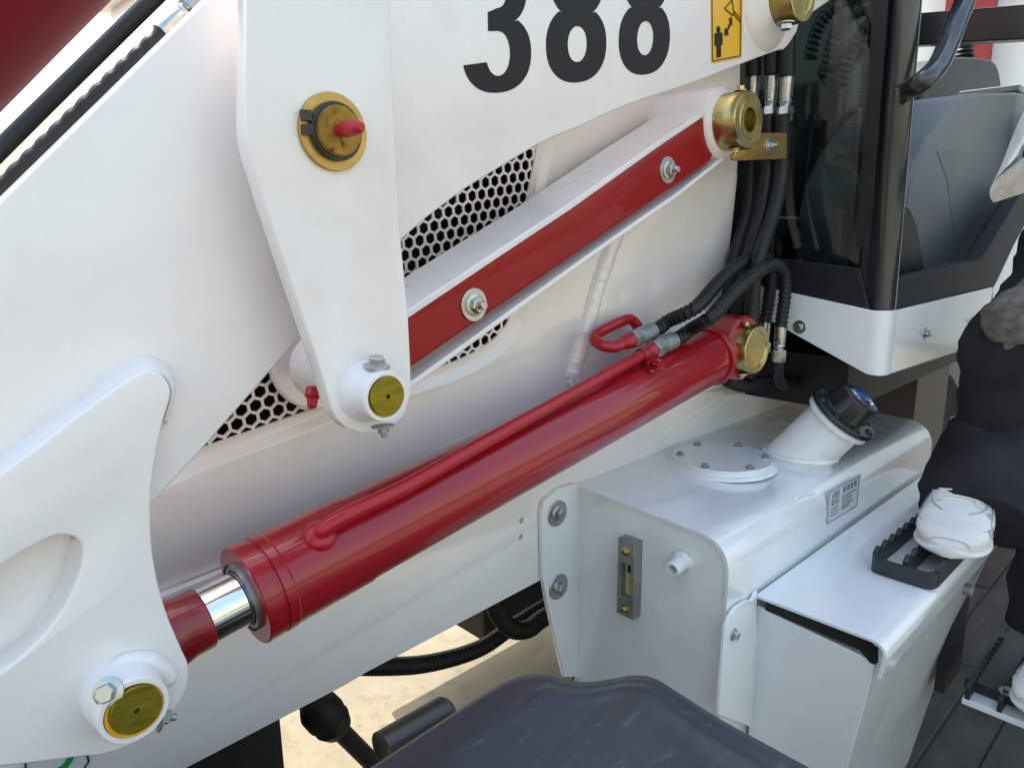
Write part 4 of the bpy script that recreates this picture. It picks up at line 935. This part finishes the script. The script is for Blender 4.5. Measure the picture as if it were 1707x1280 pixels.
b = MB(); b.lathe(at(1632, 398, 'y', .53), Y_OUT, [(0, .009), (.002, .008), (.004, .005), (.004, 0)], 16); b.build('console_screw', M_CONSOLE, cab, 60)
b = MB(); b.prism(catmull(PY([(1496, 455), (1500, 360), (1515, 345), (1530, 380), (1540, 440), (1548, 470)], .50), 3, True), (0, .03, 0)); b.build('console_foot', M_SEAT, cab, 40, .004)
# door frame
df = [(1486, 470), (1560, 452), (1600, 440), (1637, 432), (1665, 385), (1720, 295), (1745, 310), (1690, 410), (1662, 470), (1655, 482), (1487, 522)]
dfp = PY(df, cy0+.012); b = MB(); b.prism(dfp, (0, .03, 0)); b.build('door_frame', M_FRAME, cab, 30, .003)
b = MB(); b.prism(PY([(1655, 482), (1662, 470), (1690, 410), (1745, 310), (1790, 330), (1700, 500), (1655, 520)], cy0+.016), (0, .02, 0)); b.build('rear_body_panel', M_TANK, cab, 30, .002)
# underside below the cab
b = MB(); b.box(Vector((1.86, 1.02, ZC-.30)), UX*.50, UY*.50, UZ*.05); b.build('cab_underframe', M_DARK, cab)
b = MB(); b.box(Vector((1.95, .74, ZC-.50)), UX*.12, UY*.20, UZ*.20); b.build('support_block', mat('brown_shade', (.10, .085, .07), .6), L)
b = MB(); b.lathe(Vector((2.25, .62, .46)), Y_OUT, [(-.35, .2), (-.35, .42), (-.30, .46), (0, .46), (.02, .43), (.03, .25)], 40, (True, True)); wr = b.build('rear_wheel', M_RUBBER, L, 30)
b = MB(); b.lathe(Vector((2.25, .59, .46)), Y_OUT, [(-.02, .25), (.004, .25), (-.02, .2), (-.02, 0)], 32, (False, False)); b.build('rim', M_TANK, wr)

b = MB(); b.prism(rounded([Vector((2.42, .44, ZC-.75)), Vector((4.3, .44, ZC-.75)), Vector((4.3, .44, ZC+.15)), Vector((2.42, .44, ZC+.30))], [0, .1, .25, .05], 6), (0, 1.5, 0)); b.build('rear_hood', M_TANK, L, 30, .01)

# ---- body behind the panel: hood, far lift arm, cross beam -------------------------
b = MB(); hd_ = [Vector((.30, .80, ZC-.30)), Vector((1.24, .80, ZC-.30)), Vector((1.24, .77, ZC+.44)), Vector((.52, .77, ZC+.44)), Vector((.30, .79, ZC+.02))]
b.rings([hd_, [p+Vector((0, .95, 0)) for p in hd_]], (False, True)); b.build('engine_hood', M_PANEL, L, 30)
b = MB(); b.prism([Vector((.50, .77, ZC+.44)), Vector((1.26, .77, ZC+.44)), Vector((1.26, 1.75, ZC+.44)), Vector((.50, 1.75, ZC+.44))], (0, 0, .03)); b.build('hood_top', M_PANEL, L)
b = MB(); b.box(Vector((1.75, 1.25, ZC-.66)), UX*.60, UY*.45, UZ*.10); b.build('chassis_floor', M_DARK, L)
# red tilt cylinder and its white bracket beyond the arm's top edge
q0, q1 = at(-540, 229, 'y', 1.05), at(335, -521, 'y', 1.05); dq_ = q1-q0; q0 = q0-dq_*.7; q1 = q1+dq_*.5
b = MB(); b.tube([q0, q1], .158, 48); tc_ = b.build('tilt_cylinder', mat('maroon_paint', (.20, .012, .020), .55, var=.08, spec=.15), L)
q0, q1 = at(-378, 428, 'y', 1.05), at(497, -322, 'y', 1.05); q0 = q0-dq_*.6; q1 = q1+dq_*.4; b = MB(); b.tube([q0, q1], .004, 8); b.build('grease_line', M_REDPIPE, tc_)

# ================================================================== BUILDING, HEDGE
BX = 9.0
bld = thing('workshop_building', Vector((BX, 3, 0)), 'white corrugated workshop wall with red columns seen through the cab', 'building')
b = MB(); n = 200
prof = [(BX+(.03 if k % 4 < 2 else 0), -6+24*k/n) for k in range(n+1)]
b.rings([[Vector((x, y, z)) for x, y in prof] for z in (0, 6)], closed=False); b.build('wall', mat('wall_sheet', (.75, .77, .76), .5, var=.03), bld)
M_REDCOL = mat('red_column', (.30, .02, .025), .5)
for px in (1590, 1632):
    p = at(px, 60, 'x', BX-.15); b = MB(); b.box(Vector((BX-.10, p.y, 3)), UX*.08, UY*.10, UZ*3); b.build('column', M_REDCOL, bld)
hg = MB(); random.seed(3)
p = at(1516, 300, 'x', BX-1)
for k in range(1600):
    c = Vector((BX-1+random.uniform(-.3, .3), p.y+random.uniform(-1.4, 1.4), random.uniform(.1, p.z+.08)))
    d = Vector((random.uniform(-1, 1), random.uniform(-1, 1), random.uniform(-.4, 1))).normalized(); u = d.orthogonal().normalized()*.07; v = d.cross(u)*.8
    hg.bm.faces.new([hg.bm.verts.new(c+u), hg.bm.verts.new(c+v), hg.bm.verts.new(c-u), hg.bm.verts.new(c-v)])
o = hg.build('hedge', mat('hedge_leaf', (.12, .17, .03), .6, col2=(.22, .26, .05), vscale=9)); o['label'] = 'yellow green hedge in front of the white workshop wall'; o['category'] = 'hedge'

# ================================================================== PERSON ON THE STEPS
PB = Vector((1.36, .22, lz+.02))
per = thing('person', PB, 'person in black trousers and white trainers climbing the loader steps', 'person')
def loft(name, rings_, m, parent, folds=.006, seed=0, seg=32, sub=4):
    """rings_: list of (center, axis-u radius, axis-v radius, u, v)"""
    C_ = catmull([r_[0] for r_ in rings_], sub); A_ = catmull([Vector((r_[1], r_[2], 0)) for r_ in rings_], sub); N = len(C_); rr = []
    for i, c in enumerate(C_):
        t = (C_[min(i+1, N-1)]-C_[max(i-1, 0)]).normalized()
        u = (Vector((0, 1, 0))-t*t.y).normalized(); v = t.cross(u)
        ring = []
        for k in range(seg):
            a = 2*math.pi*k/seg; p = c+u*math.cos(a)*A_[i].x+v*math.sin(a)*A_[i].y
            zz = p.z+.35*(p.x+p.y); f = folds*(1.2*noise.noise((p.x*9+seed, p.y*9, zz*17))+.7*abs(noise.noise((p.x*20, p.y*20+seed, zz*40))))
            ring.append(p+(p-c).normalized()*f)
        rr.append(ring)
    b = MB(); b.rings(rr); return b.build(name, m, parent, 70)
# shoe: lofted sole and upper, overlays drawn on the upper's own surface
def shoe(parent, heel, toe_dir, zs, ln=.285):
    d = Vector(toe_dir).normalized(); sd_ = d.cross(UZ)
    #       t    half width  top height
    prof = [(0, .020, .062), (.03, .029, .082), (.12, .034, .098), (.28, .034, .104), (.42, .036, .100), (.56, .041, .086), (.70, .046, .068), (.82, .047, .056), (.91, .041, .047), (.97, .029, .038), (1.0, .012, .026)]
    V = catmull([Vector(p) for p in prof], 5)
    def at_t(t):
        t = max(0, min(1, t))
        for a, c in zip(V, V[1:]):
            if a.x <= t <= c.x: return a.lerp(c, (t-a.x)/max(1e-6, c.x-a.x))
        return V[-1]
    base = .020
    def S(t, a, lift=0):        # a: 0 = one side, 90 = top, 180 = other side
        q = at_t(t); ca, sa = math.cos(R(a)), math.sin(R(a))
        y_ = math.copysign(abs(ca)**.72, ca)*(q.y+lift); h = q.z-base
        z_ = zs+base+(h+lift)*max(0, sa)**.62 if sa >= 0 else zs+base
        bulge = .004*math.sin(math.pi*max(0, sa))
        return heel+d*(ln*t*.985+.002+(lift if t > .9 else 0))+sd_*(y_+math.copysign(bulge, y_))+UZ*z_
    b = MB(); b.rings([[S(v.x, a) for a in range(0, 181, 9)]+[heel+d*(ln*v.x*.985+.002)+UZ*(zs+base-.002)] for v in V])
    b.tube([heel+d*.050+UZ*(zs+.08), heel+d*.048+UZ*(zs+.16)], .038, 20)
    sh = b.build('shoe', M_SHOEMESH, parent, 60)
    def outl(t, k, z): q = at_t(t); return [heel+d*(ln*(t*1.012)-.001)+sd_*math.copysign(abs(math.cos(R(a)))**.8, math.cos(R(a)))*(q.y*k+.003)+UZ*(zs+z[0]+(z[1]-z[0])*(.5+.5*math.sin(R(a)))) for a in range(0, 360, 15)]
    b = MB(); b.rings([outl(v.x, 1.03, (.004*max(0, v.x-.7)*6, .021+.004*max(0, v.x-.75)*4+.004*math.cos(v.x*9))) for v in V]); b.build('shoe_sole', M_SHOE, parent, 60)
    def patch(name, tl, al, lift, m):         # a skin panel lifted off the upper
        rows = [[S(t, a, lift) for a in al] for t in tl]; b = MB(); b.rings(rows, closed=False)
        bmesh.ops.solidify(b.bm, geom=b.bm.faces[:], thickness=.0012); return b.build(name, m, parent, 60)
    F = lambda a, c, n: [a+(c-a)*k/n for k in range(n+1)]
    patch('toe_cap', F(.86, .985, 6), F(8, 172, 20), .0016, M_SHOE)
    for side in (0, 1):
        A_ = (lambda x: 180-x) if side else (lambda x: x)
        patch('side_overlay', F(.50, .80, 8), [A_(x) for x in F(4, 34, 6)], .0014, M_SHOE)
        patch('lace_stay', F(.56, .72, 8), [A_(x) for x in F(58, 72, 4)], .0016, M_SHOE)
        for pts in ([(.42, 50), (.55, 44), (.66, 46), (.74, 58), (.80, 76)], [(.55, 20), (.70, 18), (.82, 28), (.90, 48), (.93, 80)], [(.60, 8), (.74, 6), (.86, 12), (.95, 30)]):
            b = MB(); b.tube(catmull([S(t, A_(a), .0008) for t, a in pts], 6), .0013, 6); b.build('stitch_line', M_SHOEGREY, parent, 60)
        for t, a in ((.735, 40), (.86, 26)):
            p = S(t, A_(a), .001); nrm = (p-(heel+d*ln*t+UZ*(zs+.03))).normalized(); b = MB(); b.lathe(p, nrm, [(-.002, .005), (.0012, .0048), (.0012, 0)], 12); b.build('vent_patch', M_SHOEGREY, parent, 60)
    for k in range(3):
        t = .60+.040*k
        b = MB(); b.tube(catmull([S(t, a, .0020) for a in (64, 76, 90, 104, 116)], 5), .0018, 8); b.build('lace', M_SHOE, parent, 60)
    return sh
heel_r = at(1586, 905, 'z', -.490)
toe_r = at(1560, 926, 'z', -.485)
hr_ = Vector((1.275+.20, .352, 0)); 
td = Vector((-1, -.16, 0)).normalized()
tip = at(1594, 934, 'z', -.485); hr_ = Vector((tip.x, tip.y+.012, 0))-td*.280
shoe(per, hr_, td, sz+.028)
tip2 = at(1690, 1190, 'z', -.775); hl_ = Vector((tip2.x+.01, tip2.y-.030, 0))-Vector((-1, .1, 0)).normalized()*.275
shoe(per, hl_, Vector((-1, .1, 0)), lz+.024)
# trousers
hem = hr_+td*.075; hip_x = hem.x+.58
z0 = sz+.030
def silh(px, py, w, y0):        # ring centre so that the left outline falls on that pixel
    p = at(px, py, 'x', y0); q = Vector((p.x, p.y)).normalized(); w += .010; return Vector((p.x+q.y*w, p.y-q.x*w, p.z))
yh = hem.x+.02
tl_ = [(silh(1546, 852, .062, yh-.115), .078, .066), (silh(1541, 815, .076, yh-.085), .082, .084), (silh(1544, 755, .086, yh-.02), .086, .088), (silh(1578, 700, .080, yh+.01), .082, .084), (silh(1588, 630, .074, yh), .078, .080), (silh(1600, 580, .070, yh-.01), .074, .076), (silh(1646, 530, .070, yh+.0), .072, .074), (silh(1668, 484, .072, yh+.05), .074, .076), (silh(1688, 440, .075, yh+.14), .08, .08), (silh(1720, 395, .09, yh+.25), .10, .10), (Vector((hip_x, .06, silh(1760, 340, .1, yh+.4).z)), .13, .12)]
loft('trouser_leg', tl_, M_CLOTH, per, .014, 1, 40, 7)
hem2 = hl_+Vector((-1, .1, 0)).normalized()*.10+Vector((0, .03, 0)); z1 = lz+.024
hip = Vector((hem.x+.60, .06, z0+.50))
loft('trouser_leg', [(Vector((hem2.x, hem2.y, z1+.085)), .075, .085), (Vector((hem2.x, hem2.y, z1+.25)), .078, .085), (Vector((hem2.x+.02, hem2.y+.01, z1+.45)), .078, .085), (Vector((hem2.x+.10, hem2.y+.03, z1+.62)), .088, .09), (Vector((hip.x-.02, hip.y, z1+.82)), .12, .11)], M_CLOTH, per, .010, 5)
# torso, head, arms
torso = loft('jacket', [(hip+Vector((0, 0, -.06)), .17, .13), (hip+Vector((-.01, 0, .10)), .18, .13), (hip+Vector((-.05, 0, .30)), .20, .13), (hip+Vector((-.08, 0, .46)), .19, .11), (hip+Vector((-.09, 0, .53)), .07, .07)], M_GREYCLOTH, per, .012, 3)
loft('sunlit_knee_patch', [(at(1790, 470, 'x', 1.36), .05, .04), (at(1745, 500, 'x', 1.33), .050, .036), (at(1706, 534, 'x', 1.31), .044, .030), (at(1682, 562, 'x', 1.30), .030, .022), (at(1674, 584, 'x', 1.30), .012, .010)], M_GREYCLOTH, per, .020, 8, 40, 7)  # added lobe: sunlight on the black trouser knee, put into a grey colour
hc = hip+Vector((-.12, 0, .68))
def headloft():
    b = MB(); rr = []
    for k in range(13):
        t = k/12; z_ = -.12+.235*t; w_ = math.sin(math.pi*min(max(t*.92+.06, 0), 1))**.55
        rr.append([hc+Vector((math.cos(a)*.095*w_-(.012 if abs(a-math.pi) < .4 and 3 < k < 7 else 0), math.sin(a)*.076*w_, z_)) for a in [2*math.pi*q/28 for q in range(28)]])
    b.rings(rr); b.tube([hip+Vector((-.09, 0, .50)), hc+Vector((.01, 0, -.07))], .052, 20); return b.build('head', M_SKIN, per, 70)
headloft()
b = MB(); b.rings([[hc+Vector((.012+math.cos(a)*.098*w_, math.sin(a)*.084*w_, z_)) for a in [2*math.pi*q/28 for q in range(28)]] for z_, w_ in ((.03, 1.0), (.07, .98), (.10, .8), (.125, .4))]); b.build('hair', M_HAIR, per, 70)
shd = hip+Vector((-.08, .19, .46))
cuff = at(1672, 318, 'y', .33)
def drape(name, left, right, y0, y1, m, fold, n=26, k=22):
    A = catmull([Vector((x, y, 0)) for x, y in left], 10); B = catmull([Vector((x, y, 0)) for x, y in right], 10); rows = []
    for i in range(n+1):
        a, c = A[round(i/n*(len(A)-1))], B[round(i/n*(len(B)-1))]; row = []
        for q in range(k+1):
            t = q/k; P_ = a.lerp(c, t); dep = y0+(y1-y0)*t + .010*math.sin(math.pi*min(1, t*1.4)) * -1 + fold*math.sin(P_.x*.16+P_.y*.03) + .003*noise.noise((P_.x*.03, P_.y*.03, 4))
            row.append(at(P_.x, P_.y, 'y', dep))
        rows.append(row)
    b = MB(); b.rings(rows, closed=False); bmesh.ops.solidify(b.bm, geom=b.bm.faces[:], thickness=.0025); return b.build(name, m, per, 70)
drape('sleeve', [(1730, 140), (1706, 185), (1683, 240), (1668, 278), (1656, 302)], [(1800, 90), (1790, 120), (1770, 160), (1740, 205), (1712, 244)], .290, .262, M_KNIT, .0006)
drape('sleeve_lining', [(1658, 300), (1650, 318), (1652, 332), (1657, 338)], [(1800, 190), (1800, 235), (1800, 270), (1800, 292)], .292, .272, M_LINING, .0012, 14, 40)
loft('sleeve', [(hip+Vector((-.22, -.24, .02)), .045, .045), (hip+Vector((-.10, -.25, .16)), .05, .05), (hip+Vector((-.07, -.20, .42)), .07, .06)], M_KNIT, per, .006, 13)
def hand(w_, d, side):
    """palm and five bent fingers grown as one skinned mesh"""
    d = Vector(d).normalized(); s_ = Vector((0, side, 0)); k_ = d.cross(s_).normalized()
    V = [w_]; E_ = []; rad = [.024]
    V.append(w_+d*.045); rad.append(.026); E_.append((0, 1))
    for i, (o_, l_) in enumerate([(-.026, .070), (-.009, .080), (.009, .074), (.025, .058)]):
        a = len(V); V += [w_+d*.085+s_*o_, w_+d*(.085+l_*.5)+s_*o_*1.1+k_*.012, w_+d*(.085+l_*.85)+s_*o_*1.1+k_*.034]; rad += [.0095, .0085, .0075]; E_ += [(1, a), (a, a+1), (a+1, a+2)]
    a = len(V); V += [w_+d*.035-s_*.034, w_+d*.068-s_*.05+k_*.01, w_+d*.09-s_*.045+k_*.03]; rad += [.011, .0095, .0085]; E_ += [(0, a), (a, a+1), (a+1, a+2)]
    me = bpy.data.meshes.new('hand'); me.from_pydata([tuple(v) for v in V], E_, []); o = link('hand', me, M_SKIN, per)
    sk_ = o.modifiers.new('skin', 'SKIN'); sk_.use_smooth_shade = True
    for i, v in enumerate(me.skin_vertices[0].data): v.radius = (rad[i], rad[i]); v.use_root = (i == 0)
    ss = o.modifiers.new('sub', 'SUBSURF'); ss.levels = 1; ss.render_levels = 1
    return o
def skin_layer(o): pass
try:
    hand(hip+Vector((-.24, -.24, .0)), (-.8, 0, -.5), -1)
except Exception as ex:
    print('hand skipped', ex)
